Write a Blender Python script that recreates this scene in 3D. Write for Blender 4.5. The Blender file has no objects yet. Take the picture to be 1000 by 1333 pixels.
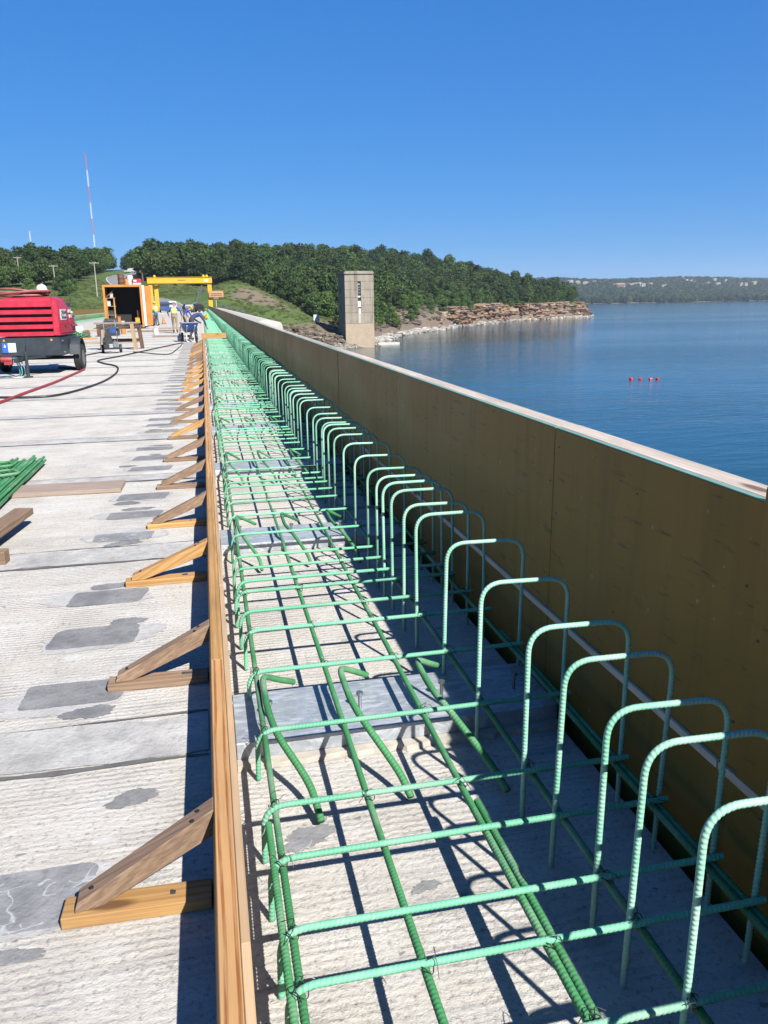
import bpy, bmesh, math, random
import numpy as np
from mathutils import Vector, Matrix, Euler
R = math.radians
PI = math.pi
rng = random.Random(7)
nrng = np.random.default_rng(7)

# ------------------------------------------------------------------ camera, world, sun, exposure
scn = bpy.context.scene
COL = scn.collection
EYE = 1.65
cam_d = bpy.data.cameras.new('camera')
cam = bpy.data.objects.new('camera', cam_d)
COL.objects.link(cam)
scn.camera = cam
cam_d.sensor_fit = 'VERTICAL'
cam_d.sensor_height = 36.0
cam_d.lens = 1040.0 / 1333.0 * 36.0
cam_d.clip_start = 0.05
cam_d.clip_end = 30000
cam.location = (0, 0, EYE)
_yaw, _pitch, _roll = R(-12.2236), R(14.8064), R(0.83)
cam.matrix_world = (Matrix.Translation((0, 0, EYE)) @ Matrix.Rotation(_yaw, 4, 'Z')
                    @ Matrix.Rotation(R(90) - _pitch, 4, 'X') @ Matrix.Rotation(-_roll, 4, 'Z'))

SUN = Vector((0.45, -1.04, 1.0)).normalized()          # towards the sun
sun_el = math.asin(SUN.z)
sun_az = math.atan2(SUN.x, SUN.y)                      # clockwise from +Y
world = bpy.data.worlds.new('World')
scn.world = world
world.use_nodes = True
wn = world.node_tree
for n in list(wn.nodes):
    wn.nodes.remove(n)
wo = wn.nodes.new('ShaderNodeOutputWorld')
wb = wn.nodes.new('ShaderNodeBackground')
ws = wn.nodes.new('ShaderNodeTexSky')
ws.sky_type = 'NISHITA'
ws.sun_disc = False
ws.sun_elevation = sun_el
ws.sun_rotation = sun_az
ws.altitude = 200
ws.air_density = 1.0
ws.dust_density = 0.0
ws.ozone_density = 10.0
wb.inputs['Strength'].default_value = 0.1
# the camera's rendering of the clear sky: one tone curve per channel over the whole sky
_sp = wn.nodes.new('ShaderNodeSeparateColor')
_cb = wn.nodes.new('ShaderNodeCombineColor')
wn.links.new(ws.outputs[0], _sp.inputs[0])
for _i, (_g, _a) in enumerate(((1.0, 0.30), (0.62, 0.505), (0.42, 0.845))):
    _m = wn.nodes.new('ShaderNodeMath'); _m.operation = 'MULTIPLY'; _m.inputs[1].default_value = 0.1261
    _p = wn.nodes.new('ShaderNodeMath'); _p.operation = 'POWER'; _p.inputs[1].default_value = _g
    _k = wn.nodes.new('ShaderNodeMath'); _k.operation = 'MULTIPLY'; _k.inputs[1].default_value = _a / 0.1 / 2 ** 1.4
    wn.links.new(_sp.outputs[_i], _m.inputs[0]); wn.links.new(_m.outputs[0], _p.inputs[0]); wn.links.new(_p.outputs[0], _k.inputs[0]); wn.links.new(_k.outputs[0], _cb.inputs[_i])
wn.links.new(_cb.outputs[0], wb.inputs[0])
wn.links.new(wb.outputs[0], wo.inputs[0])
sd = bpy.data.lights.new('sun', 'SUN')
sd.energy = 5.0
sd.angle = R(0.53)
sd.color = (1.0, 0.965, 0.91)
so = bpy.data.objects.new('sun', sd)
COL.objects.link(so)
so.rotation_euler = (-SUN).to_track_quat('-Z', 'Y').to_euler()
so.location = (20, -30, 60)
scn.view_settings.view_transform = 'Standard'
scn.view_settings.look = 'None'
scn.view_settings.gamma = 1.0
scn.view_settings.exposure = 1.4
scn.view_settings.use_curve_mapping = False

# ------------------------------------------------------------------ material helpers
class NT:
    def __init__(s, name):
        s.m = bpy.data.materials.new(name)
        s.m.use_nodes = True
        s.t = s.m.node_tree
        s.b = s.t.nodes['Principled BSDF']
        s.out = s.t.nodes['Material Output']
    def n(s, kind, **kw):
        nd = s.t.nodes.new('ShaderNode' + kind)
        for k, v in kw.items():
            if k == 'ins':
                for a, b in v.items():
                    if hasattr(b, 'is_output'):
                        s.t.links.new(b, nd.inputs[a])
                    else:
                        nd.inputs[a].default_value = b
            else:
                setattr(nd, k, v)
        return nd
    def link(s, a, b):
        s.t.links.new(a, b)
    def coord(s, out='Object', scale=(1, 1, 1), rand=0.0):
        tc = s.n('TexCoord')
        src = tc.outputs[out]
        if rand:
            oi = s.n('ObjectInfo')
            mu = s.n('Math', operation='MULTIPLY', ins={0: oi.outputs['Random'], 1: rand})
            va = s.n('VectorMath', operation='ADD', ins={0: src, 1: mu.outputs[0]})
            src = va.outputs[0]
        mp = s.n('Mapping', ins={'Vector': src, 'Scale': scale})
        return mp.outputs[0]
    def noise(s, vec, scale, detail=4.0, rough=0.55, dist=0.0):
        return s.n('TexNoise', ins={'Vector': vec, 'Scale': scale, 'Detail': detail, 'Roughness': rough, 'Distortion': dist}).outputs[0]
    def ramp(s, fac, stops):
        r = s.n('ValToRGB')
        e = r.color_ramp.elements
        while len(e) < len(stops):
            e.new(0.5)
        for i, (p, c) in enumerate(stops):
            e[i].position = p
            e[i].color = (c, c, c, 1) if isinstance(c, (int, float)) else (*c, 1)
        s.link(fac, r.inputs[0])
        return r.outputs[0]
    def mix(s, fac, a, b, mode='MIX'):
        m = s.n('MixRGB', blend_type=mode)
        for i, v in ((0, fac), (1, a), (2, b)):
            if hasattr(v, 'is_output'):
                s.link(v, m.inputs[i])
            elif isinstance(v, (int, float)):
                m.inputs[i].default_value = v if i == 0 else (v, v, v, 1)
            else:
                m.inputs[i].default_value = (*v, 1)
        return m.outputs[0]
    def bump(s, h, strength, dist=0.01, prev=None):
        b = s.n('Bump', ins={'Height': h, 'Strength': strength, 'Distance': dist})
        if prev is not None:
            s.link(prev, b.inputs['Normal'])
        return b.outputs[0]
    def fin(s, col=None, rough=None, normal=None, metal=None, spec=None):
        K = getattr(s, 'k', 0.58)
        if hasattr(col, 'is_output'):
            col = s.mix(1.0, col, K, 'MULTIPLY')
        elif col is not None:
            col = tuple(c * K for c in col)
        for key, v in (('Base Color', col), ('Roughness', rough), ('Normal', normal), ('Metallic', metal), ('Specular IOR Level', spec)):
            if v is None:
                continue
            if hasattr(v, 'is_output'):
                s.link(v, s.b.inputs[key])
            elif isinstance(v, (tuple, list)):
                s.b.inputs[key].default_value = (*v, 1)
            else:
                s.b.inputs[key].default_value = v
        return s.m

MC = {}
def plain(name, col, rough=0.55, metal=0.0, var=0.18, scale=6.0, bump=0.0, spec=0.5):
    """a painted / moulded surface with a little dirt and unevenness"""
    if name in MC:
        return MC[name]
    t = NT(name)
    v = t.coord(rand=13.0)
    a = t.noise(v, scale, 5)
    f = t.ramp(a, [(0.3, 1 - var), (0.7, 1 + var * 0.4)])
    c = t.mix(1.0, col, f, 'MULTIPLY')
    r = t.ramp(t.noise(v, scale * 2.3, 3), [(0.3, max(0.05, rough - 0.1)), (0.7, min(1, rough + 0.12))])
    nrm = t.bump(t.noise(v, scale * 8, 3), bump, 0.004) if bump else None
    MC[name] = t.fin(c, r, nrm, metal, spec)
    return MC[name]

def wood(name, c1, c2, c3, coarse=14.0):
    t = NT(name)
    v = t.coord(rand=31.0, scale=(0.13, 1, 1))
    v = t.n('Mapping', ins={'Vector': v, 'Rotation': (0.6, 0, 0)}).outputs[0]
    w = t.n('TexWave', wave_type='BANDS', bands_direction='Y', ins={'Vector': v, 'Scale': coarse, 'Distortion': 3.4, 'Detail': 2.0, 'Detail Scale': 0.55}).outputs[0]
    v2 = t.coord(rand=17.0, scale=(2.2, 60, 60))
    fine = t.noise(v2, 2.0, 5, 0.6)
    big = t.noise(t.coord(rand=5.0, scale=(1, 4, 4)), 1.6, 3)
    col = t.mix(t.ramp(w, [(0.62, 0.0), (0.9, 1.0)]), c1, c2)
    col = t.mix(t.ramp(fine, [(0.42, 0.0), (0.62, 0.85)]), col, c3)
    col = t.mix(1.0, col, t.ramp(big, [(0.25, 0.72), (0.75, 1.12)]), 'MULTIPLY')
    oi = t.n('ObjectInfo')
    col = t.mix(1.0, col, t.ramp(oi.outputs['Random'], [(0.0, (0.8, 0.78, 0.76)), (1.0, (1.08, 1.06, 1.02))]), 'MULTIPLY')
    kn = t.n('TexVoronoi', ins={'Vector': t.coord(rand=57.0, scale=(1.6, 5.5, 5.5)), 'Scale': 1.0}).outputs[0]
    col = t.mix(t.ramp(kn, [(0.07, 0.85), (0.13, 0.0)]), col, (0.12, 0.055, 0.022))
    nrm = t.bump(fine, 0.35, 0.003)
    return t.fin(col, 0.72, nrm, spec=0.3)

M = {}
M['pine'] = wood('pine_new', (0.64, 0.36, 0.145), (0.34, 0.13, 0.035), (0.57, 0.34, 0.16))
M['plate_wood'] = wood('plate_wood', (0.66, 0.58, 0.5), (0.56, 0.47, 0.39), (0.46, 0.4, 0.35))
M['strip_wood'] = wood('strip_wood', (0.95, 0.8, 0.6), (0.9, 0.72, 0.52), (0.85, 0.7, 0.52))
M['pine_yellow'] = wood('pine_yellow', (0.6, 0.36, 0.135), (0.46, 0.235, 0.075), (0.46, 0.26, 0.1))
M['pine_grey'] = wood('pine_weathered', (0.35, 0.24, 0.16), (0.3, 0.195, 0.125), (0.2, 0.13, 0.088))
M['pine_pale'] = wood('pine_pale', (0.62, 0.42, 0.24), (0.5, 0.32, 0.17), (0.55, 0.4, 0.26))
M['grey_wood'] = wood('grey_wood', (0.44, 0.34, 0.27), (0.36, 0.26, 0.2), (0.3, 0.25, 0.22))

def concrete_deck():
    t = NT('tined_concrete')
    v = t.coord()
    big = t.noise(v, 0.55, 5, 0.6)
    mid = t.noise(v, 3.2, 6, 0.62)
    fine = t.noise(v, 55.0, 4, 0.65)
    xs = t.noise(t.coord(scale=(0.5, 9, 1)), 2.6, 5, 0.65)      # broom and traffic streaks that run across
    c = t.mix(t.ramp(big, [(0.32, 0.0), (0.68, 1.0)]), (0.46, 0.42, 0.36), (0.56, 0.53, 0.475))
    c = t.mix(t.ramp(mid, [(0.42, 0.0), (0.68, 0.55)]), c, (0.61, 0.595, 0.56))
    c = t.mix(t.ramp(xs, [(0.50, 0.0), (0.66, 0.5)]), c, (0.34, 0.33, 0.31))
    c = t.mix(t.ramp(fine, [(0.28, 0.85), (0.46, 0.0)]), c, (0.2, 0.185, 0.165))  # dark speckles: small shadows among the surface lumps, put into the colour
    fl = t.noise(t.coord(scale=(1.0, 1.7, 1)), 17.0, 2, 0.5)
    c = t.mix(t.ramp(fl, [(0.69, 0.0), (0.74, 0.7)]), c, (0.15, 0.145, 0.14))
    stn = t.noise(v, 1.1, 6, 0.7, 0.6)
    c = t.mix(t.ramp(stn, [(0.54, 0.0), (0.7, 0.5)]), c, (0.3, 0.285, 0.26))
    spot = t.noise(t.coord(scale=(1, 1.3, 1)), 6.0, 5, 0.7)
    c = t.mix(t.ramp(spot, [(0.62, 0.0), (0.72, 0.55)]), c, (0.24, 0.235, 0.23))
    lime = t.noise(t.coord(scale=(0.8, 2.0, 1)), 4.0, 5, 0.7)
    c = t.mix(t.ramp(lime, [(0.6, 0.0), (0.74, 0.7)]), c, (0.68, 0.67, 0.65))
    # ragged tine grooves across the deck, about 28 mm apart
    w = t.n('TexWave', wave_type='BANDS', bands_direction='Y', ins={'Vector': v, 'Scale': 10.5, 'Distortion': 4.5, 'Detail': 5.0, 'Detail Scale': 3.0, 'Detail Roughness': 0.75}).outputs[0]
    rag = t.noise(t.coord(scale=(6.0, 38.0, 1)), 1.0, 6, 0.7)
    w = t.mix(0.5, w, rag)
    worn = t.ramp(t.noise(v, 1.9, 5, 0.65), [(0.4, 0.12), (0.62, 1.0)])
    wf = t.mix(worn, 0.5, w)
    c = t.mix(t.ramp(wf, [(0.22, 0.5), (0.40, 0.0)]), c, (0.25, 0.235, 0.215))
    n1 = t.bump(wf, 0.8, 0.009)
    n2 = t.bump(t.noise(t.coord(scale=(1, 1.5, 1)), 36.0, 6, 0.76), 0.8, 0.010, n1)
    n3 = t.bump(fine, 0.6, 0.005, n2)
    t.k = 0.70
    return t.fin(c, 0.9, n3, spec=0.25)
M['deck'] = concrete_deck()

def smooth_concrete(name, a, b, dark, bump=0.4, scale=1.0, scratches=False, k=0.58):
    t = NT(name)
    t.k = k
    v = t.coord(rand=21.0)
    c = t.mix(t.ramp(t.noise(v, 2.2 * scale, 6, 0.6), [(0.3, 0.0), (0.7, 1.0)]), a, b)
    c = t.mix(t.ramp(t.noise(v, 11 * scale, 5, 0.65), [(0.5, 0.0), (0.72, 0.6)]), c, dark)
    fine = t.noise(v, 70 * scale, 3)
    c = t.mix(t.ramp(fine, [(0.26, 0.45), (0.4, 0.0)]), c, dark)
    if scratches:
        s = t.n('TexVoronoi', feature='DISTANCE_TO_EDGE', ins={'Vector': t.mix(0.22, v, t.n('TexNoise', ins={'Vector': v, 'Scale': 6.0}).outputs[1]), 'Scale': 7.0}).outputs[0]
        s = t.mix(1.0, s, t.ramp(t.noise(v, 3.0, 3), [(0.3, 1.0), (0.46, 0.0)]), 'ADD')
        c = t.mix(t.ramp(s, [(0.0, 0.75), (0.02, 0.0)]), c, (0.55, 0.56, 0.55))
    n = t.bump(t.noise(v, 24 * scale, 5, 0.65), bump, 0.006)
    return t.fin(c, 0.85, n, spec=0.3)
M['patch'] = smooth_concrete('patch_mortar', (0.17, 0.17, 0.17), (0.31, 0.305, 0.3), (0.115, 0.115, 0.12), 0.8, 3.0)
M['patch_scratched'] = smooth_concrete('patch_mortar_scratched', (0.2, 0.2, 0.205), (0.34, 0.34, 0.34), (0.145, 0.145, 0.15), 0.8, 2.6, scratches=True)
M['patch_brown'] = smooth_concrete('patch_mortar_brown', (0.22, 0.2, 0.175), (0.36, 0.335, 0.3), (0.16, 0.145, 0.13), 0.8, 3.0)
M['slurry'] = smooth_concrete('slurry_fringe', (0.36, 0.35, 0.335), (0.5, 0.485, 0.46), (0.27, 0.265, 0.26), 0.8, 3.0, k=0.66)
M['joint'] = smooth_concrete('joint_concrete', (0.3, 0.29, 0.275), (0.52, 0.505, 0.475), (0.22, 0.215, 0.21), 1.0, 2.2, k=0.66)
M['joint_gap'] = smooth_concrete('joint_filler', (0.1, 0.1, 0.1), (0.17, 0.165, 0.16), (0.06, 0.06, 0.06))
M['grout'] = smooth_concrete('grout', (0.44, 0.4, 0.34), (0.54, 0.5, 0.43), (0.3, 0.27, 0.23), 0.7)
M['old_concrete'] = smooth_concrete('old_concrete', (0.36, 0.33, 0.28), (0.46, 0.43, 0.37), (0.27, 0.24, 0.2), 0.3, 0.25)
M['tower_grey'] = smooth_concrete('tower_concrete', (0.27, 0.235, 0.185), (0.36, 0.32, 0.26), (0.2, 0.17, 0.135), 0.3, 0.3)
def streaky(name, a, b, dark):
    t = NT(name)
    v = t.coord()
    c = t.mix(t.ramp(t.noise(v, 0.5, 6, 0.6), [(0.3, 0.0), (0.7, 1.0)]), a, b)
    st = t.noise(t.coord(scale=(1.6, 1.6, 0.07)), 1.0, 6, 0.65)
    c = t.mix(t.ramp(st, [(0.5, 0.0), (0.66, 0.75)]), c, dark)
    c = t.mix(t.ramp(t.noise(t.coord(scale=(2.2, 2.2, 0.1)), 1.3, 5, 0.6), [(0.6, 0.0), (0.72, 0.5)]), c, (0.5, 0.46, 0.4))
    return t.fin(c, 0.9, t.bump(st, 0.3, 0.05), spec=0.2)
M['tower_grey'] = streaky('tower_concrete_streaked', (0.29, 0.25, 0.195), (0.38, 0.335, 0.27), (0.16, 0.135, 0.105))
M['tower_low'] = smooth_concrete('tower_stained_concrete', (0.38, 0.3, 0.21), (0.46, 0.38, 0.28), (0.28, 0.21, 0.14), 0.3, 0.3)
M['pale_concrete'] = smooth_concrete('pale_concrete', (0.5, 0.47, 0.42), (0.6, 0.57, 0.52), (0.36, 0.34, 0.3), 0.4, 0.4)

def epoxy(name, c1, c2):
    t = NT(name)
    v = t.coord('Object', rand=9.0)
    c = t.mix(t.ramp(t.noise(v, 5.0, 4), [(0.35, 0.0), (0.7, 1.0)]), c1, c2)
    scuff = t.noise(v, 60, 3, 0.7)
    c = t.mix(t.ramp(scuff, [(0.66, 0.0), (0.74, 0.7)]), c, (0.42, 0.43, 0.38))
    oi = t.n('ObjectInfo')
    c = t.mix(1.0, c, t.ramp(oi.outputs['Random'], [(0.0, 0.85), (1.0, 1.1)]), 'MULTIPLY')
    dust = t.noise(v, 2.6, 5, 0.7)
    c = t.mix(t.ramp(dust, [(0.5, 0.0), (0.75, 0.4)]), c, (0.5, 0.54, 0.47))
    t.k = 0.66
    return t.fin(c, t.ramp(dust, [(0.3, 0.5), (0.7, 0.8)]), t.bump(scuff, 0.3, 0.002), spec=0.28)
M['mint'] = epoxy('epoxy_mint', (0.125, 0.40, 0.24), (0.18, 0.465, 0.30))
M['mint_pale'] = epoxy('epoxy_mint_scuffed', (0.2, 0.5, 0.34), (0.36, 0.58, 0.46))
M['green'] = epoxy('epoxy_green', (0.045, 0.2, 0.07), (0.065, 0.25, 0.095))

def galvanized():
    t = NT('galvanized')
    v = t.coord(rand=11.0)
    vo = t.n('TexVoronoi', ins={'Vector': v, 'Scale': 45.0}).outputs['Color']
    bw = t.n('RGBToBW', ins={0: vo}).outputs[0]
    c = t.mix(bw, (0.40, 0.44, 0.48), (0.54, 0.58, 0.62))
    st = t.noise(t.coord(rand=3.0, scale=(1, 4, 1)), 5.5, 7, 0.72, 1.6)
    c = t.mix(t.ramp(st, [(0.48, 0.0), (0.6, 0.75)]), c, (0.78, 0.81, 0.83))  # pale zinc streaks, whitened so bright highlights are part of the base colour
    return t.fin(c, t.ramp(st, [(0.3, 0.4), (0.7, 0.65)]), t.bump(st, 0.12, 0.004), 0.45)
M['galv'] = galvanized()

def plywood():
    t = NT('form_plywood')
    v = t.coord(rand=40.0)
    big = t.noise(v, 1.3, 5, 0.6)
    c = t.mix(t.ramp(big, [(0.3, 0.0), (0.7, 1.0)]), (0.255, 0.145, 0.026), (0.36, 0.21, 0.046))
    run = t.noise(t.coord(rand=12.0, scale=(3, 7, 0.7)), 2.0, 5, 0.62)
    c = t.mix(t.ramp(run, [(0.5, 0.0), (0.72, 0.5)]), c, (0.17, 0.105, 0.028))
    scr = t.noise(t.n('Mapping', ins={'Vector': t.coord(rand=8.0), 'Rotation': (0.75, 0, 0), 'Scale': (1, 1.2, 9)}).outputs[0], 4.0, 5, 0.72)
    c = t.mix(t.ramp(scr, [(0.6, 0.0), (0.68, 0.8)]), c, (0.075, 0.055, 0.03))
    spl = t.noise(v, 26, 4, 0.6)
    c = t.mix(t.ramp(spl, [(0.68, 0.0), (0.74, 0.55)]), c, (0.5, 0.46, 0.38))
    return t.fin(c, t.ramp(big, [(0.3, 0.38), (0.7, 0.55)]), t.bump(run, 0.14, 0.004), spec=0.16)
M['ply'] = plywood()

def water():
    t = NT('lake_water')
    tc = t.n('TexCoord').outputs['Object']
    m1 = t.n('Mapping', ins={'Vector': tc, 'Rotation': (0, 0, R(12)), 'Scale': (0.35, 1.0, 1.0)}).outputs[0]
    a = t.noise(m1, 0.85, 4, 0.6, 0.4)
    b = t.noise(m1, 0.16, 3, 0.5)
    big = t.noise(t.n('Mapping', ins={'Vector': tc, 'Rotation': (0, 0, R(10)), 'Scale': (0.25, 1.0, 1.0)}).outputs[0], 0.011, 4, 0.55)
    n = t.bump(a, t.ramp(big, [(0.38, 0.10), (0.62, 0.42)]), 0.36)
    n = t.bump(b, 0.12, 1.2, n)
    t.b.inputs['IOR'].default_value = 1.333
    return t.fin((0.008, 0.06, 0.085), 0.07, n, spec=0.5)
M['water'] = water()

def terrain_mat():
    t = NT('hillside_ground')
    v = t.coord()
    at = t.n('VertexColor', layer_name='mask')
    sp = t.n('SeparateColor', ins={0: at.outputs[0]})
    g = t.mix(t.ramp(t.noise(v, 0.09, 6, 0.62), [(0.34, 0.0), (0.66, 1.0)]), (0.05, 0.105, 0.022), (0.115, 0.165, 0.045))
    g = t.mix(t.ramp(t.noise(v, 0.9, 5, 0.65), [(0.48, 0.0), (0.72, 0.6)]), g, (0.17, 0.16, 0.07))
    soil = t.mix(t.noise(t.coord(scale=(1, 1, 3)), 0.7, 6, 0.65), (0.13, 0.1, 0.07), (0.27, 0.21, 0.15))
    rock = t.mix(t.noise(t.coord(scale=(1, 1, 4)), 0.5, 6, 0.7), (0.09, 0.07, 0.055), (0.28, 0.22, 0.16))
    wob = t.n('Math', operation='MULTIPLY', ins={0: t.noise(v, 0.35, 5, 0.65), 1: 2.0}).outputs[0]
    ms = t.n('Math', operation='MULTIPLY', ins={0: sp.outputs[0], 1: wob}).outputs[0]
    mr = t.n('Math', operation='MULTIPLY', ins={0: sp.outputs[1], 1: wob}).outputs[0]
    c = t.mix(t.ramp(ms, [(0.35, 0.0), (0.6, 1.0)]), g, soil)
    c = t.mix(t.ramp(mr, [(0.35, 0.0), (0.6, 1.0)]), c, rock)
    return t.fin(c, 0.95, t.bump(t.noise(v, 1.1, 6, 0.7), 0.9, 0.35), spec=0.15)
M['terrain'] = terrain_mat()

def rock_mat(name, a, b, c3):
    t = NT(name)
    v = t.coord(rand=33.0)
    st = t.noise(t.coord(rand=20.0, scale=(0.5, 0.5, 5)), 0.9, 6, 0.7)
    c = t.mix(t.ramp(st, [(0.35, 0.0), (0.65, 1.0)]), a, b)
    c = t.mix(t.ramp(t.noise(v, 0.5, 6, 0.65), [(0.45, 0.0), (0.66, 0.85)]), c, c3)
    oi = t.n('ObjectInfo')
    c = t.mix(1.0, c, t.ramp(oi.outputs['Random'], [(0.0, 0.7), (1.0, 1.2)]), 'MULTIPLY')
    n = t.bump(st, 0.9, 0.5)
    n = t.bump(t.noise(v, 2.5, 5, 0.7), 0.8, 0.2, n)
    return t.fin(c, 0.92, n, spec=0.2)
M['cliff'] = rock_mat('sandstone', (0.17, 0.1, 0.06), (0.36, 0.235, 0.15), (0.4, 0.32, 0.24))
M['pale_rock'] = rock_mat('pale_rock', (0.42, 0.39, 0.34), (0.58, 0.55, 0.5), (0.3, 0.27, 0.23))
M['dark_rock'] = rock_mat('dark_rock', (0.1, 0.078, 0.06), (0.2, 0.155, 0.12), (0.28, 0.23, 0.18))

def leaf(name, c1, c2, c3):
    t = NT(name)
    geo = t.n('NewGeometry')
    oi = t.n('ObjectInfo')
    r1 = geo.outputs['Random Per Island']
    c = t.mix(r1, c1, c2)
    c = t.mix(t.ramp(oi.outputs['Random'], [(0.3, 0.0), (1.0, 0.75)]), c, c3)
    c = t.mix(1.0, c, t.ramp(t.n('Math', operation='FRACT', ins={0: t.n('Math', operation='MULTIPLY', ins={0: oi.outputs['Random'], 1: 7.31}).outputs[0]}).outputs[0], [(0.0, 0.55), (0.6, 1.0), (1.0, 1.45)]), 'MULTIPLY')
    c = t.mix(1.0, c, 0.55, 'MULTIPLY')
    t.k = 1.0
    tr = t.n('BsdfTranslucent', ins={'Color': c})
    t.fin(c, 0.65, spec=0.25)
    mx = t.n('MixShader', ins={0: 0.22, 1: t.b.outputs[0], 2: tr.outputs[0]})
    t.link(mx.outputs[0], t.out.inputs[0])
    return t.m
M['leaf'] = leaf('oak_foliage', (0.022, 0.055, 0.012), (0.058, 0.115, 0.024), (0.085, 0.13, 0.022))
M['leaf_light'] = leaf('light_foliage', (0.07, 0.14, 0.025), (0.1, 0.17, 0.035), (0.085, 0.16, 0.03))
M['leaf_far'] = leaf('far_foliage', (0.035, 0.07, 0.02), (0.055, 0.1, 0.03), (0.06, 0.1, 0.025))
M['bark'] = plain('bark', (0.12, 0.09, 0.065), 0.9, bump=0.6)
M['asphalt'] = smooth_concrete('asphalt', (0.2, 0.195, 0.19), (0.27, 0.26, 0.25), (0.15, 0.15, 0.15), 0.3, 0.3)
M['line_white'] = plain('road_paint_white', (0.7, 0.7, 0.68), 0.7)
M['line_yellow'] = plain('road_paint_yellow', (0.65, 0.45, 0.06), 0.7)

M['red'] = plain('compressor_red', (0.58, 0.026, 0.058), 0.42, var=0.3, scale=3.5)
M['charcoal'] = plain('charcoal_paint', (0.035, 0.045, 0.055), 0.45, var=0.2, scale=3)
M['black'] = plain('black_rubber', (0.018, 0.018, 0.019), 0.6)
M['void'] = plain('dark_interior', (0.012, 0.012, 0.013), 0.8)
M['steel'] = plain('bare_steel', (0.46, 0.47, 0.48), 0.38, 0.85)
M['rust'] = plain('rusty_steel', (0.16, 0.085, 0.05), 0.8, 0.2, 0.35)
M['white'] = plain('white_paint', (0.75, 0.75, 0.73), 0.45, var=0.1)
M['ink'] = plain('dark_print', (0.02, 0.03, 0.06), 0.5, var=0)
M['blue'] = plain('blue_paint', (0.03, 0.075, 0.24), 0.4, var=0.2)
M['sign_blue'] = plain('blue_print', (0.03, 0.14, 0.55), 0.4, var=0.05)
M['yellow'] = plain('crane_yellow', (0.72, 0.42, 0.015), 0.42, var=0.12, scale=1.2)
M['orange'] = plain('orange_paint', (0.62, 0.24, 0.035), 0.55, var=0.25, scale=1.5)
M['hose_red'] = plain('red_hose', (0.36, 0.035, 0.045), 0.55)
M['hose_rose'] = plain('faded_red_hose', (0.34, 0.1, 0.085), 0.6)
M['skin'] = plain('skin', (0.42, 0.23, 0.15), 0.55)
M['hivis'] = plain('hi_vis_yellow', (0.62, 0.78, 0.03), 0.6, var=0.12)
M['silver'] = plain('reflective_tape', (0.6, 0.6, 0.58), 0.35)
M['denim'] = plain('denim', (0.08, 0.12, 0.19), 0.85, scale=12)
M['navy'] = plain('navy_shirt', (0.03, 0.055, 0.17), 0.85, scale=12)
M['royal'] = plain('royal_blue_shirt', (0.03, 0.09, 0.36), 0.85, scale=12)
M['tan'] = plain('tan_trousers', (0.33, 0.25, 0.16), 0.85, scale=12)
M['dark_cloth'] = plain('dark_trousers', (0.045, 0.045, 0.05), 0.85, scale=12)
M['shirt_grey'] = plain('pale_shirt', (0.5, 0.5, 0.46), 0.85, scale=12)
M['boot'] = plain('boot_leather', (0.09, 0.055, 0.03), 0.7)
M['helmet_y'] = plain('helmet_yellow', (0.78, 0.5, 0.02), 0.3, var=0.04)
M['helmet_w'] = plain('helmet_white', (0.75, 0.73, 0.6), 0.3, var=0.06)
M['buoy'] = plain('buoy_red', (0.62, 0.05, 0.045), 0.4)
M['mast_red'] = plain('mast_red', (0.5, 0.08, 0.06), 0.5)
M['pole'] = plain('weathered_pole', (0.42, 0.38, 0.33), 0.85)
M['cyan'] = plain('teal_plastic', (0.05, 0.4, 0.36), 0.45)
M['glass'] = plain('window_glass', (0.03, 0.045, 0.06), 0.12, spec=0.8, var=0.0)
M['green_edge'] = plain('green_edge_seal', (0.17, 0.36, 0.29), 0.6, scale=20)
M['wire'] = plain('tie_wire_steel', (0.035, 0.035, 0.04), 0.55, 0.5)
M['roof_grey'] = plain('roof_grey', (0.25, 0.24, 0.23), 0.8)
M['brick_house'] = plain('reddish_facade', (0.3, 0.17, 0.12), 0.85)

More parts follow.
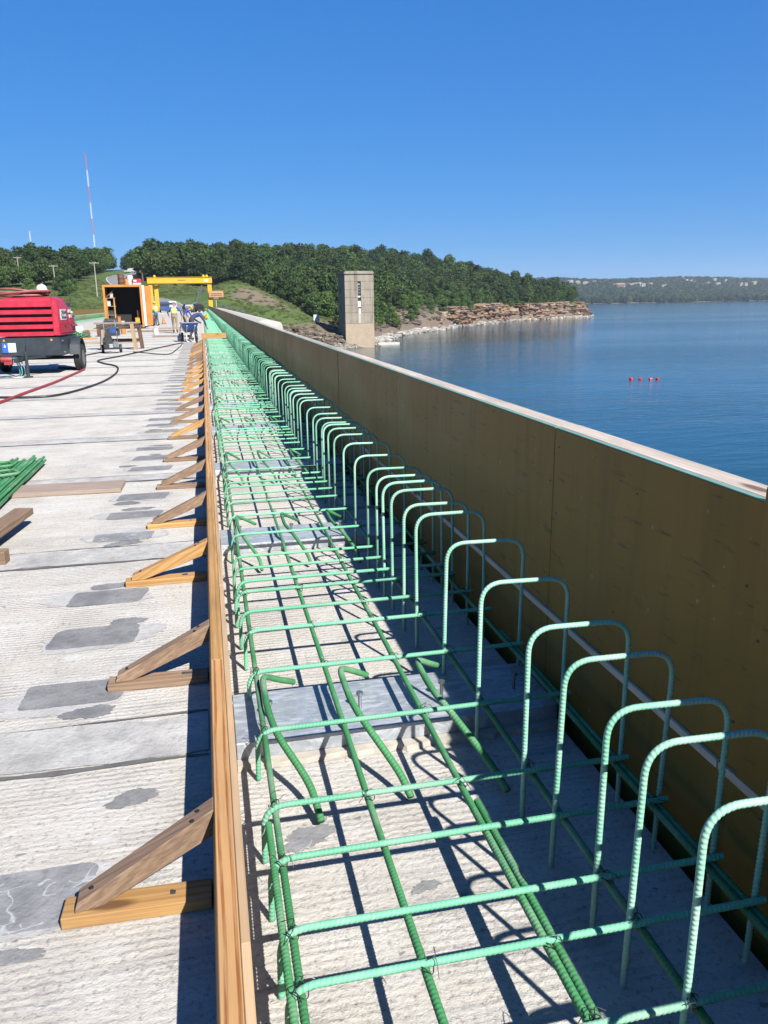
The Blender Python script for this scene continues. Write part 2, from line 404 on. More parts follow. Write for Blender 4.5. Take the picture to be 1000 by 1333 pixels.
# ------------------------------------------------------------------ mesh helpers
class MB:
    def __init__(s):
        s.v = []; s.f = []; s.mi = []
    def add(s, vs, fs, mi=0):
        k = len(s.v)
        s.v += [tuple(p) for p in vs]
        s.f += [tuple(i + k for i in f) for f in fs]
        s.mi += [mi] * len(fs)
        return s
    def box(s, x0, x1, y0, y1, z0, z1, mi=0):
        vs = [(x, y, z) for z in (z0, z1) for y in (y0, y1) for x in (x0, x1)]
        return s.add(vs, [(0, 2, 3, 1), (4, 5, 7, 6), (0, 1, 5, 4), (1, 3, 7, 5), (3, 2, 6, 7), (2, 0, 4, 6)], mi)
    def bar(s, p0, p1, w, h, up=(0, 0, 1), mi=0):
        """square-section bar from p0 to p1"""
        p0, p1 = Vector(p0), Vector(p1)
        d = (p1 - p0).normalized()
        u = Vector(up)
        if abs(d.dot(u)) > 0.98:
            u = Vector((0, 1, 0))
        sx = d.cross(u).normalized()
        sz = sx.cross(d).normalized()
        vs = []
        for p in (p0, p1):
            for a, b in ((-1, -1), (1, -1), (1, 1), (-1, 1)):
                vs.append(p + sx * a * w / 2 + sz * b * h / 2)
        return s.add(vs, [(3, 2, 1, 0), (4, 5, 6, 7), (0, 1, 5, 4), (1, 2, 6, 5), (2, 3, 7, 6), (3, 0, 4, 7)], mi)
    def tube(s, pts, r, sides=8, rib=None, closed=False, cap=True, mi=0):
        pts = [Vector(p) for p in pts]
        n = len(pts)
        rad = r if isinstance(r, (list, tuple)) else [r] * n
        tang = []
        for i in range(n):
            if closed:
                a = pts[(i + 1) % n] - pts[i - 1]
            else:
                a = pts[min(i + 1, n - 1)] - pts[max(i - 1, 0)]
            tang.append(a.normalized())
        t0 = tang[0]
        ref = Vector((0, 0, 1)) if abs(t0.z) < 0.9 else Vector((0, 1, 0))
        nr = t0.cross(ref).normalized()
        vs = []
        acc = 0
        for i in range(n):
            if i:
                ax = tang[i - 1].cross(tang[i])
                if ax.length > 1e-8:
                    nr = Matrix.Rotation(tang[i - 1].angle(tang[i]), 3, ax.normalized()) @ nr
                nr = (nr - tang[i] * nr.dot(tang[i])).normalized()
                acc += (pts[i] - pts[i - 1]).length
            bn = tang[i].cross(nr)
            for k in range(sides):
                a = 2 * PI * k / sides
                rr = rad[i]
                if rib:
                    hw = (a + 0.4) % PI
                    ph = acc / rib[0] * 2 * PI + (2.9 if (a + 0.4) % (2 * PI) < PI else -2.9) * hw / PI
                    cs = max(0.0, math.cos(ph) - 0.1) / 0.9
                    rr += rib[1] * cs ** 0.7 * min(1.0, abs(math.sin(a * 1.0 + 0.4)) * 2.2)
                    if abs(math.sin(a + 0.4)) < 0.26:
                        rr += rib[1] * 0.8
                vs.append(pts[i] + (nr * math.cos(a) + bn * math.sin(a)) * rr)
        fs = []
        m = n if closed else n - 1
        for i in range(m):
            j = (i + 1) % n
            for k in range(sides):
                k2 = (k + 1) % sides
                fs.append((i * sides + k, i * sides + k2, j * sides + k2, j * sides + k))
        if cap and not closed:
            fs.append(tuple(reversed(range(sides))))
            fs.append(tuple(range((n - 1) * sides, n * sides)))
        return s.add(vs, fs, mi)
    def cyl(s, p0, p1, r, sides=12, r2=None, mi=0):
        return s.tube([p0, p1], [r, r if r2 is None else r2], sides, mi=mi)
    def lathe(s, prof, center, axis='x', sides=24, mi=0, closed=False):
        """prof: list of (along axis, radius)"""
        vs = []
        for a, r in prof:
            for k in range(sides):
                t = 2 * PI * k / sides
                c, q = r * math.cos(t), r * math.sin(t)
                p = {'x': (a, c, q), 'y': (q, a, c), 'z': (c, q, a)}[axis]
                vs.append((p[0] + center[0], p[1] + center[1], p[2] + center[2]))
        n = len(prof)
        fs = []
        for i in range(n if closed else n - 1):
            j = (i + 1) % n
            for k in range(sides):
                k2 = (k + 1) % sides
                fs.append((i * sides + k, i * sides + k2, j * sides + k2, j * sides + k))
        if not closed:
            fs.append(tuple(reversed(range(sides))))
            fs.append(tuple(range((n - 1) * sides, n * sides)))
        return s.add(vs, fs, mi)
    def prism(s, poly, a0, a1, axis='y', mi=0):
        def P(u, w, a):
            return {'y': (u, a, w), 'x': (a, u, w), 'z': (u, w, a)}[axis]
        n = len(poly)
        vs = [P(u, w, a0) for u, w in poly] + [P(u, w, a1) for u, w in poly]
        fs = [tuple(range(n)), tuple(reversed(range(n, 2 * n)))]
        for i in range(n):
            j = (i + 1) % n
            fs.append((i, i + n, j + n, j))
        return s.add(vs, fs, mi)
    def loft(s, secs, mi=0):
        n = len(secs[0])
        vs = [p for q in secs for p in q]
        fs = [tuple(range(n)), tuple(reversed(range((len(secs) - 1) * n, len(secs) * n)))]
        for k in range(len(secs) - 1):
            for i in range(n):
                j = (i + 1) % n
                fs.append((k * n + i, (k + 1) * n + i, (k + 1) * n + j, k * n + j))
        return s.add(vs, fs, mi)
    def mesh(s, name, mats, smooth=False, bevel=0.0, fix=True):
        me = bpy.data.meshes.new(name)
        me.from_pydata(s.v, [], s.f)
        for m in (mats if isinstance(mats, (list, tuple)) else [mats]):
            me.materials.append(M[m] if isinstance(m, str) else m)
        if any(s.mi):
            me.polygons.foreach_set('material_index', s.mi)
        if fix or bevel:
            bm = bmesh.new()
            bm.from_mesh(me)
            if bevel:
                eds = [e for e in bm.edges if e.is_manifold and e.calc_face_angle(0) > 0.5]
                bmesh.ops.bevel(bm, geom=eds, offset=bevel, segments=1 if bevel < 0.006 else 2, affect='EDGES', clamp_overlap=True)
            bmesh.ops.recalc_face_normals(bm, faces=bm.faces)
            bm.to_mesh(me)
            bm.free()
        if smooth:
            me.polygons.foreach_set('use_smooth', [True] * len(me.polygons))
            if smooth != 'all':
                me.set_sharp_from_angle(angle=R(40))
        me.update()
        return me
    def build(s, name, mats, parent=None, smooth=False, bevel=0.0, loc=None, rot=None, fix=True):
        return place(name, s.mesh(name, mats, smooth, bevel, fix), parent, loc, rot)

def place(name, me, parent=None, loc=None, rot=None, scale=None):
    o = bpy.data.objects.new(name, me)
    COL.objects.link(o)
    if parent is not None:
        o.parent = parent
    if loc is not None:
        o.location = loc
    if rot is not None:
        o.rotation_euler = rot
    if scale is not None:
        o.scale = scale
    return o
def tag(o, label, cat, group=None):
    o['label'] = label
    o['category'] = cat
    if group:
        o['group'] = group
    return o
def thing(name, label, cat, loc=(0, 0, 0), rz=0.0, group=None):
    o = bpy.data.objects.new(name, None)
    o.empty_display_size = 0.2
    COL.objects.link(o)
    o.location = loc
    o.rotation_euler = (0, 0, rz)
    return tag(o, label, cat, group)
def struct(o):
    o['kind'] = 'structure'
    return o
def stuff(o):
    o['kind'] = 'stuff'
    return o
def copy_tree(o, parent=None):
    c = o.copy()
    COL.objects.link(c)
    c.parent = parent
    for ch in list(o.children):
        copy_tree(ch, c)
    return c

def lumber(name, p0, p1, w, h, m, parent=None, up=(0, 0, 1), bevel=0.003):
    """a sawn timber along its own local x axis, so that the grain runs along it; w sideways, h along 'up'"""
    p0, p1 = Vector(p0), Vector(p1)
    L = (p1 - p0).length
    d = (p1 - p0).normalized()
    u = Vector(up)
    y = u.cross(d).normalized()
    z = d.cross(y)
    o = MB().box(0, L, -w / 2, w / 2, -h / 2, h / 2).build(name, m, parent, bevel=bevel)
    mat = Matrix((d, y, z)).transposed().to_4x4()
    mat.translation = p0
    o.matrix_local = mat
    return o

def spline(pts, n):
    """Catmull-Rom through pts"""
    P = [Vector(p) for p in pts]
    P = [P[0] * 2 - P[1]] + P + [P[-1] * 2 - P[-2]]
    out = []
    segs = len(P) - 3
    for i in range(segs):
        for k in range(n):
            t = k / n
            a, b, c, d = P[i:i + 4]
            out.append(0.5 * ((2 * b) + (c - a) * t + (2 * a - 5 * b + 4 * c - d) * t * t + (3 * b - a - 3 * c + d) * t ** 3))
    out.append(P[-2])
    return out
def fillet(pts, r, n=7):
    """polyline with rounded corners"""
    P = [Vector(p) for p in pts]
    out = [P[0]]
    for i in range(1, len(P) - 1):
        a = (P[i - 1] - P[i]).normalized()
        b = (P[i + 1] - P[i]).normalized()
        for k in range(n + 1):
            t = k / n
            p = P[i] + a * r * (1 - t) ** 2 + b * r * t ** 2
            out.append(p)
    out.append(P[-1])
    return out
def resample(pts, step):
    P = [Vector(p) for p in pts]
    out = [P[0]]
    left = step
    for a, b in zip(P, P[1:]):
        L = (b - a).length
        pos = left
        while pos < L:
            out.append(a.lerp(b, pos / L))
            pos += step
        left = pos - L
    out.append(P[-1])
    return out
def smoothstep(a, b, x):
    t = np.clip((x - a) / (b - a), 0, 1)
    return t * t * (3 - 2 * t)

# ------------------------------------------------------------------ large structure: water, terrain, dam, deck
WL = -10.35
DECK_L, DECK_R = -12.4, 1.28
o = MB().add([(-9000, -3000, WL), (12000, -3000, WL), (12000, 16000, WL), (-9000, 16000, WL)], [(0, 1, 2, 3)]).build('lake', 'water', fix=False)
struct(o)

SHORE = [(-2, 60), (2, 120), (3, 160), (7, 184), (20, 199), (36, 209), (46, 219), (50, 236), (62, 268), (80, 304), (98, 330), (116, 363), (134, 384), (152, 410), (172, 436), (193, 455), (210, 463), (224, 474), (240, 488), (252, 504), (256, 522), (246, 560), (205, 640), (140, 760), (90, 960)]
SH = np.array(SHORE, float)
def shore_sd(x, y):
    """signed distance to the shoreline, positive inland"""
    best = np.full(np.shape(x), 1e9)
    side = np.zeros(np.shape(x))
    for a, b in zip(SH[:-1], SH[1:]):
        d = b - a
        t = np.clip(((x - a[0]) * d[0] + (y - a[1]) * d[1]) / d.dot(d), 0, 1)
        px, py = x - a[0] - t * d[0], y - a[1] - t * d[1]
        q = np.hypot(px, py)
        cr = d[0] * py - d[1] * px
        m = q < best
        best = np.where(m, q, best)
        side = np.where(m, np.sign(cr), side)
    return best * side
_ph = nrng.uniform(0, 6.28, 24)
def wav(x, y, L, k=0):
    s = 0
    for i in range(4):
        a = _ph[i + k] ; f = 2 * PI / (L * (0.6 + 0.3 * i))
        s = s + np.sin((x * math.cos(a) + y * math.sin(a)) * f + _ph[i + k + 8])
    return s / 4
def ground(x, y):
    x = np.asarray(x, float); y = np.asarray(y, float)
    D = shore_sd(x, y) + 2.2 * wav(x, y, 17) + 1.0 * wav(x, y, 6, 3)
    cl = smoothstep(285, 345, y)
    Dc = 34 * (1 - cl) + 10 * cl
    z = np.where(D < 0, WL + 0.3 * np.maximum(D, -30), WL + (-0.9 - WL) * (0.25 * smoothstep(0, 4, D) + 0.75 * smoothstep(0, 1, D / Dc)))
    ramp = 30 * np.tanh(0.088 * np.maximum(0, y - 196) / 30)
    z = z + ramp * smoothstep(8, 120, D)
    wa = 1 - smoothstep(9.5, 24, np.abs(x + 5.5))
    appr = -0.12 + 30 * np.tanh(0.075 * np.maximum(0, y - 225) / 30)
    wy = smoothstep(184, 192, y) * (1 - smoothstep(270, 330, y))
    z = z * (1 - wa * wy) + appr * wa * wy
    z = z + 6.5 * np.exp(-((x - 13) / 12) ** 2 - ((y - 262) / 20) ** 2)
    z = z + 0.35 * wav(x, y, 23, 5) * smoothstep(4, 20, D) * (1 - wa * wy)
    z = np.where((x > -14) & (x < 3.5) & (y < 189), np.minimum(z, -1.2), z)
    return z
gx = np.arange(-420, 300.1, 4.0); gyv = np.concatenate([np.arange(60, 180, 6.0), np.arange(180, 345, 2.5), np.arange(345, 961, 5.0)])
gx = np.concatenate([np.arange(-420, -60, 6.0), np.arange(-60, 110, 2.5), np.arange(110, 300, 4.0)])
GX, GY = np.meshgrid(gx, gyv)
GZ = ground(GX, GY)
nx, ny = len(gx), len(gyv)
GD = shore_sd(GX, GY)
me = bpy.data.meshes.new('terrain')
vv = np.stack([GX.ravel(), GY.ravel(), GZ.ravel()], 1)
ii = np.arange(nx * ny).reshape(ny, nx)
ff = np.stack([ii[:-1, :-1].ravel(), ii[:-1, 1:].ravel(), ii[1:, 1:].ravel(), ii[1:, :-1].ravel()], 1)
me.from_pydata(vv.tolist(), [], ff.tolist())
soil = np.exp(-((GX - 17) / 9) ** 2 - ((GY - 246) / 9) ** 2) * 1.1
soil = np.maximum(soil, 0.75 * np.exp(-((GX - 26) / 6) ** 2 - ((GY - 208) / 6) ** 2))
rockm = np.maximum(1 - smoothstep(WL + 4.5, WL + 8, GZ), 0.0)
ca = me.color_attributes.new('mask', 'FLOAT_COLOR', 'POINT')
ca.data.foreach_set('color', np.stack([soil.ravel(), rockm.ravel(), 0 * soil.ravel(), 1 + 0 * soil.ravel()], 1).ravel())
me.materials.append(M['terrain'])
me.polygons.foreach_set('use_smooth', [True] * len(me.polygons))
struct(place('terrain', me))

def drape(pts, w, dz, name, m, parent=None, step=4.0):
    P = resample(spline([(q[0], q[1], 0) for q in pts], 8), step)
    b = MB()
    vs, fs = [], []
    for i, p in enumerate(P):
        d = (P[min(i + 1, len(P) - 1)] - P[max(i - 1, 0)]); d.z = 0; d.normalize()
        s = Vector((-d.y, d.x, 0))
        for k in (-1, 0, 1):
            q = p + s * k * w / 2
            vs.append((q.x, q.y, 0))
    v = np.array(vs)
    zc = ground(v[1::3, 0], v[1::3, 1])
    zc = np.maximum(np.maximum(zc, ground(v[0::3, 0], v[0::3, 1])), ground(v[2::3, 0], v[2::3, 1])) + dz
    vs = [(a[0], a[1], float(zc[i // 3])) for i, a in enumerate(vs)]
    for i in range(len(P) - 1):
        for k in (0, 1):
            fs.append((i * 3 + k, i * 3 + k + 1, i * 3 + k + 4, i * 3 + k + 3))
    b.add(vs, fs)
    return b.build(name, m, parent, fix=False)
ROAD = [(-5.5, 189), (-6.5, 215), (-11, 250), (-24, 295), (-31.5, 333), (-33, 365), (-29, 400), (-28.5, 430), (-35, 480), (-48.5, 535), (-62, 600), (-66, 700)]
struct(drape(ROAD, 7.6, 0.25, 'road', 'asphalt'))
struct(drape(ROAD, 0.25, 0.32, 'road_marking', 'line_yellow'))
for dx in (-3.4, 3.4):
    struct(drape([(x + dx, y) for x, y in ROAD], 0.2, 0.32, 'road_marking', 'line_white'))

dam = MB().box(-11.5, 1.0, -12, 189, -16, -0.36).build('dam', 'old_concrete')
tag(dam, 'concrete dam carrying the deck above the lake', 'dam')
deck = struct(MB().box(DECK_L, DECK_R, -6, 190, -0.35, 0).build('deck', 'deck'))

# joint strips, their open gaps, and the repair patches in the deck
PER = 2.53
def ragged(x0, x1, y0, y1, z, jx, jy, nxs, seed):
    """a thin sheet with uneven edges"""
    r = random.Random(seed)
    b = MB()
    vs, fs = [], []
    a = [r.gauss(0, 1) for _ in range(nxs + 1)]; c = [r.gauss(0, 1) for _ in range(nxs + 1)]
    for i in range(nxs + 1):
        x = x0 + (x1 - x0) * i / nxs
        vs += [(x, y0 + jy * a[i], z), (x, y1 + jy * c[i], z)]
    for i in range(nxs):
        fs.append((2 * i, 2 * i + 2, 2 * i + 3, 2 * i + 1))
    b.add(vs, fs)
    return b
def strip_y(k):
    return 2.95 + PER * k
for k in range(-1, 58):
    y = strip_y(k)
    h = 0.155 + 0.02 * math.sin(k * 2.3)
    s = ragged(DECK_L, -0.09, y - h, y + h, 0.004, 0, 0.011, 110, k).build('joint_strip', 'joint', deck, fix=False)
    ragged(DECK_L, -0.09, y - h - 0.034, y - h - 0.006, 0.005, 0, 0.007, 90, k + 100).build('joint_gap', 'joint_gap', deck, fix=False)
    ragged(DECK_L, -0.09, y + h + 0.004, y + h + 0.016, 0.005, 0, 0.004, 90, k + 200).build('joint_gap', 'joint_gap', deck, fix=False)
def blob(cx, cy, w, h, z, seed, sq=4.0, jit=0.06, skew=0.06, n=110):
    r = random.Random(seed)
    vs = []
    ph = [r.uniform(0, 6.28) for _ in range(4)]
    for i in range(n):
        a = 2 * PI * i / n
        c, s = math.cos(a), math.sin(a)
        rr = (abs(c) ** sq + abs(s) ** sq) ** (-1 / sq)
        rr *= 1 + jit * (math.sin(2 * a + ph[0]) + math.sin(3 * a + ph[1]) * 0.7 + math.sin(7 * a + ph[2]) * 0.4 + math.sin(13 * a + ph[3]) * 0.3)
        rr *= 1 + r.gauss(0, jit * 0.16) + jit * .22 * math.sin(19 * a + ph[1]) + jit * .16 * math.sin(31 * a + ph[2])
        vs.append((cx + c * rr * w / 2 + skew * s * rr * h / 0.25, cy + s * rr * h / 2, z))
    return MB().add(vs, [tuple(range(n))])
pm = ['patch', 'patch', 'patch_scratched', 'patch_brown']
for k in range(-1, 14):
    for j, off in enumerate((0.46, 1.07, 1.68)):
        y = strip_y(k) + off
        sd_ = k * 3 + j + 50
        r = random.Random(sd_)
        m = 'patch_scratched' if (k == -1 and j == 2) else (pm[sd_ % 4] if k > 2 else ('patch' if j != 0 or k != 1 else 'patch_scratched'))
        blob(-0.655 + r.gauss(0, 0.015), y + r.gauss(0, 0.02), 0.42, 0.235 + r.gauss(0, 0.02), 0.0035, sd_, 9.0, 0.022, 0.012).build('repair_patch', m, deck, fix=False)
        if k < 9:
            blob(-0.67 + r.gauss(0, 0.03), y + r.gauss(0, 0.015), 0.50 + r.uniform(0, .05), 0.27 + r.uniform(0, .05), 0.0022, sd_ + 400, 3.2, 0.10, 0.012).build('slurry_fringe', 'slurry', deck, fix=False)
        if k < 7:
            blob(-0.62 + r.gauss(0, 0.09), y + r.choice((-0.2, 0.19, -0.19)), r.uniform(0.12, 0.24), r.uniform(0.06, 0.12), 0.0028, sd_ + 900, 2.2, 0.14, 0.03).build('mortar_smear', 'patch', deck, fix=False)
blob(-0.35, 2.55, 0.17, 0.09, 0.003, 77, 2.2, 0.12).build('mortar_smear', 'patch', deck, fix=False)
blob(0.215, 2.2, 0.17, 0.10, 0.003, 78, 2.3, 0.16).build('mortar_smear', 'patch_scratched', deck, fix=False)
blob(0.52, 1.9, 0.07, 0.05, 0.003, 79, 2.2, 0.18).build('mortar_smear', 'patch', deck, fix=False)

# ------------------------------------------------------------------ plywood parapet form along the lake side
WX, WTOP = 1.35, 1.15
form = thing('parapet_form', 'long brown plywood formwork wall with pale timber top along the lake side', 'formwork')
joints = [-1.9, 0.2, 1.69, 2.96, 4.38, 5.72, 7.1, 8.4, 9.75, 11.1]
while joints[-1] < 186:
    joints.append(joints[-1] + (1.35 if joints[-1] < 60 else 2.7))
for i, (a, b) in enumerate(zip(joints, joints[1:])):
    g = 0.004 if i % 2 == 0 else 0.0015
    dx = rng.uniform(0, 0.0035) + (0.006 if i == 1 else 0)
    top = WTOP + (0.035 if i <= 1 else -0.003)
    m_ = MB()
    m_.box(WX - dx, WX + 0.019, a + g / 2, b - g / 2, -0.32, top)
    p = m_.build('plywood_sheet', 'ply', form, bevel=0.0012 if a < 9 else 0)
    if a < 40:
        MB().box(WX - dx + 0.001, WX + 0.018, a + g, b - g, top + 0.0005, top + 0.004).build('edge_seal', 'green_edge', p)
    if a < 12:
        for (yy, zz) in ((a + 0.03, 0.95), (a + 0.035, 0.5), (b - 0.035, 0.8), ((a + b) / 2, 1.08), ((a + b) / 2 + 0.1, 0.55), (b - 0.04, 1.1)):
            yy += rng.uniform(-.02, .02); zz += rng.uniform(-.06, .06)
            MB().cyl((WX - dx - 0.0012, yy, zz), (WX - dx + 0.001, yy, zz), 0.0045, 8).build('screw_head', 'wire', p)
y = -1.9
while y < 186:
    L = rng.choice((2.44, 3.05, 3.66))
    lumber('top_plate', (WX + 0.068, y + 0.002, WTOP - 0.02), (WX + 0.068, min(y + L, 186) - 0.002, WTOP - 0.02), 0.093, 0.04 + rng.uniform(0, 0.004), 'plate_wood', form)
    y += L
y = -1.9
while y < 90:
    L = 3.66
    lumber('chamfer_strip', (WX - 0.0075, y + 0.004, 0.365), (WX - 0.0075, y + L - 0.004, 0.365), 0.012, 0.026, 'strip_wood', form, bevel=0.001)
    y += L
for y in np.arange(-1.6, 186, 0.61 * 2):
    MB().box(WX + 0.0195, WX + 0.108, y - 0.019, y + 0.019, -0.3, WTOP - 0.046).build('stud', 'pine_yellow', form)
for z in (0.1, 0.6):
    lumber('waler', (WX + 0.148, -1.9, z), (WX + 0.148, 186, z), 0.075, 0.089, 'grey_wood', form)
MB().box(DECK_R + 0.001, WX - 0.001 - 0.0, -1.9, 186, -0.33, -0.30).build('soffit_board', 'ply', form)

# ------------------------------------------------------------------ timber edge form with its braces
ef = thing('edge_form', 'low timber edge form with sloping braces beside the green rebar', 'formwork')
BH = 0.25
def edge_board(y0, y1, x0t, x1t, h, m, name):
    # leans a little to the right; built along local x so the grain runs along it
    sh = -0.02
    L = y1 - y0
    b = MB()
    vs = []
    for a in (0, L):
        vs += [(a, -(x0t + sh), 0), (a, -(x1t + sh), 0), (a, -x1t, h), (a, -x0t, h)]
    b.add(vs, [(0, 1, 2, 3), (7, 6, 5, 4), (0, 4, 5, 1), (1, 5, 6, 2), (2, 6, 7, 3), (3, 7, 4, 0)])
    return b.build(name, m, ef, bevel=0.002, loc=(0, y0, 0), rot=(0, 0, PI / 2))
y = -1.2
for i, L in enumerate((4.27, 3.66, 4.88, 4.88, 4.27, 4.88, 4.88, 4.88)):
    edge_board(y, y + L - 0.003, -0.0635, -0.0145, BH + rng.uniform(-.002, .002), ('pine', 'pine_yellow', 'pine')[i % 3] if i else 'pine', 'form_board')
    y += L
EF_END = y
y = -0.9
for i in range(15):
    edge_board(y, y + 2.436, -0.0135, 0.009, BH - 0.004 + rng.uniform(-.002, .002), 'pine_pale', 'form_plywood')
    y += 2.44
feet = [(1.965, -.49), (3.38, -.52), (4.76, -.565), (6.06, -.52), (7.42, -.52), (8.77, -.52), (10.26, -.53), (11.69, -.55), (13.04, -.52), (14.5, -.53), (16.0, -.5)]
y = 16.0
while y < EF_END - 1.6:
    y += 1.37
    feet.append((y, -0.52 + rng.gauss(0, .015)))
woods_s = ['pine_grey', 'pine_grey', 'pine_yellow', 'pine_grey', 'pine_grey', 'pine_grey', 'pine_yellow', 'pine_grey', 'pine_grey', 'pine_grey', 'pine_yellow', 'pine_yellow', 'pine_yellow', 'pine_yellow', 'pine_grey', 'pine_grey']
woods_f = ['pine_yellow', 'pine_grey', 'pine_yellow', 'pine_yellow', 'pine_grey', 'pine_grey', 'pine_grey', 'pine_grey', 'pine_grey', 'pine_yellow', 'pine_yellow', 'pine_yellow', 'pine_yellow', 'pine_grey', 'pine_grey', 'pine_grey']
for i, (fy, fx) in enumerate(feet):
    yc = fy + 0.044
    sk = rng.uniform(-.012, .012) - (0.012 if i == 0 else 0)
    f = lumber('brace_foot', (fx, yc, 0.0195), (-0.0855, yc + sk, 0.0195), 0.087, 0.038, M[woods_f[i % 16]], ef)
    # the strut: cut so that both ends sit flat (foot end) and plumb (board end)
    x0, x1 = fx + 0.035, -0.0665
    z0, zt = 0.0395, BH - 0.004
    th = 0.052
    d0, d1 = yc - 0.034, yc + 0.032
    sky = 0.055 + rng.uniform(-.03, .035)
    poly = [(x0, z0), (x0 + 0.075, z0), (x1 - 0.008, zt - 0.085), (x1, zt - 0.005), (x1 - 0.002, zt), (x0 + 0.008, z0 + 0.028)]
    b = MB()
    vs = []
    for dd in (d0, d1):
        for (px, pz) in poly:
            vs.append((px - x0, dd - yc + sky * (px - x0) / (x1 - x0), pz))
    n = 6
    fs = [tuple(range(n)), tuple(reversed(range(n, 2 * n)))] + [(k, k + n, (k + 1) % n + n, (k + 1) % n) for k in range(n)]
    # rotate into a local frame whose x axis runs along the strut
    ang = math.atan2(zt - 0.03 - z0, x1 - x0)
    rot = Matrix.Rotation(-(-ang), 4, 'Y')
    b.add([tuple(rot @ Vector(q)) for q in vs], fs)
    st = b.build('brace_strut', M[woods_s[i % 16]], ef, bevel=0.002)
    st.matrix_local = Matrix.Translation((x0, yc, 0)) @ rot.inverted()
    if i < 6:
        for (u, w) in ((0.12, 0.0), (0.88, 0.02), (0.84, -0.01)):
            px = x0 + (x1 - x0) * u; pz = z0 + 0.03 + (zt - z0 - 0.028) * (u) 
            MB().cyl((px, yc + w + sky * u - 0.012, pz + 0.0), (px, yc + w + sky * u - 0.012, pz + 0.0035), 0.006, 6).build('nail_head', 'wire', ef)
        MB().cyl((-0.2 + rng.uniform(-.05, .05), yc + sk * .6, 0.037), (-0.2, yc + sk * .6, 0.0415), 0.007, 8).build('nail_head', 'wire', ef)

# ------------------------------------------------------------------ galvanised plates under the cage
def make_plate(y, i):
    t = thing('galvanized_plate', '', 'steel plate', (0.012, y, 0), 0, 'galvanised plates across the strip')
    prof = [(-0.2, 0.022), (-0.2, 0.088), (0.19, 0.088), (0.19, 0.022), (0.185, 0.022), (0.185, 0.083), (-0.195, 0.083), (-0.195, 0.022)]
    MB().prism(prof, 0, 1.262, 'x').build('cover_plate', 'galv', t, bevel=0.0025 if y < 12 else 0)
    b = ragged(0.0, 1.262, -0.24, -0.19, 0.022, 0, 0.006, 40, i + 300)
    vs = list(b.v)
    k = len(vs)
    b.add([(x, yy - 0.004, 0.001) for x, yy, z in vs[0::2]], [])
    n = len(vs) // 2
    b.f += [(2 * j, k + j, k + j + 1, 2 * j + 2) for j in range(n - 1)]
    b.mi += [0] * (n - 1)
    b.build('grout_bed', 'grout', t, fix=False)
    if y < 22:
        for x in (0.136, 0.49, 0.83, 1.14):
            s = MB()
            s.lathe([(0.0885, 0.007), (0.150, 0.007), (0.151, 0.0135), (0.162, 0.0135)], (x, -0.03 + rng.uniform(-.02, .02), 0), 'z', 12)
            s.build('shear_stud', 'steel', t, smooth=True)
    return t
ordinal = ['nearest', 'second nearest', 'third nearest', 'fourth nearest', 'fifth nearest', 'sixth nearest', 'seventh nearest', 'eighth nearest', 'ninth nearest', 'tenth nearest', 'eleventh nearest', 'twelfth nearest', 'thirteenth nearest']
for k in range(13):
    y = 2.87 + 2.535 * k
    p = make_plate(y, k)
    p['label'] = '%s of the galvanised steel plates lying across the strip under the rebar' % ordinal[k]

# ------------------------------------------------------------------ rebar cages
ZC = 0.195           # axis of the cross bars
HX0, HX1, HTOP = 0.905, 1.245, 0.672
def hoop_path(dx=0.0):
    return fillet([(HX0, 0, 0.004), (HX0 + dx, 0, HTOP), (HX1 + dx, 0, HTOP - 0.004), (HX1, 0, 0.004)], 0.085, 9)
def cross_path():
    return fillet([(0.078, 0, 0.006), (0.083, 0, ZC), (1.268, 0, ZC)], 0.07, 8)
RB = 0.0078
RH = 0.0069
near_h = [MB().tube(resample(hoop_path(d), 0.0028), RH, 14, rib=(0.0122, 0.0019)).mesh('hoop_bar', 'mint_pale', 'all', fix=False) for d in (0.0, 0.012)]
near_c = MB().tube(resample(cross_path(), 0.0028), RB, 14, rib=(0.0126, 0.0019)).mesh('cross_bar', 'mint', 'all', fix=False)
mid_h = MB().tube(hoop_path(), RH + .0008, 8).mesh('hoop_bar', 'mint_pale', 'all', fix=False)
mid_c = MB().tube(cross_path(), RB + .0008, 8).mesh('cross_bar', 'mint', 'all', fix=False)
far_h = MB().tube(fillet([(HX0, 0, 0.004), (HX0, 0, HTOP), (HX1, 0, HTOP), (HX1, 0, 0.004)], 0.085, 3), RH + .0006, 5).mesh('hoop_bar', 'mint', 'all', fix=False)
far_c = MB().tube(fillet([(0.078, 0, 0.006), (0.083, 0, ZC), (1.268, 0, ZC)], 0.07, 2), RB + .0006, 5).mesh('cross_bar', 'mint', 'all', fix=False)
PATT = (0.0, 0.49, 0.91, 1.15, 1.43, 1.59, 1.83, 2.07)
near_y = [0.45, 0.70, 0.95, 1.20, 1.44, 1.61, 1.87, 2.11]
ys = list(near_y)
k = 0
while True:
    base = 2.55 + 2.52 * k
    if base > 34.5:
        break
    ys += [base + p + rng.gauss(0, 0.012) for p in PATT if base + p < EF_END - 0.5]
    k += 1
cage = thing('rebar_cage', 'mint green epoxy coated rebar cage of tall hoops in front of the cross plank', 'rebar cage')
def bars_at(y, parent, far=False):
    c, h = (near_c, near_h[rng.random() < .4]) if y < 4.3 else ((mid_c, mid_h) if y < 13 else (far_c, far_h))
    a = place('cross_bar', c, parent, (rng.gauss(0, .006), y, rng.gauss(0, .0012)), (0, 0, rng.gauss(0, 0.006)))
    a = place('hoop_bar', h, parent, (rng.gauss(0, .004), y + 0.023, 0), (rng.gauss(0, 0.008), 0, 0), None)
    a.rotation_euler = (0, rng.gauss(0, 0.006), rng.gauss(0, 0.012))
for y in ys:
    bars_at(y, cage)
ZL = ZC - RB - 0.0115
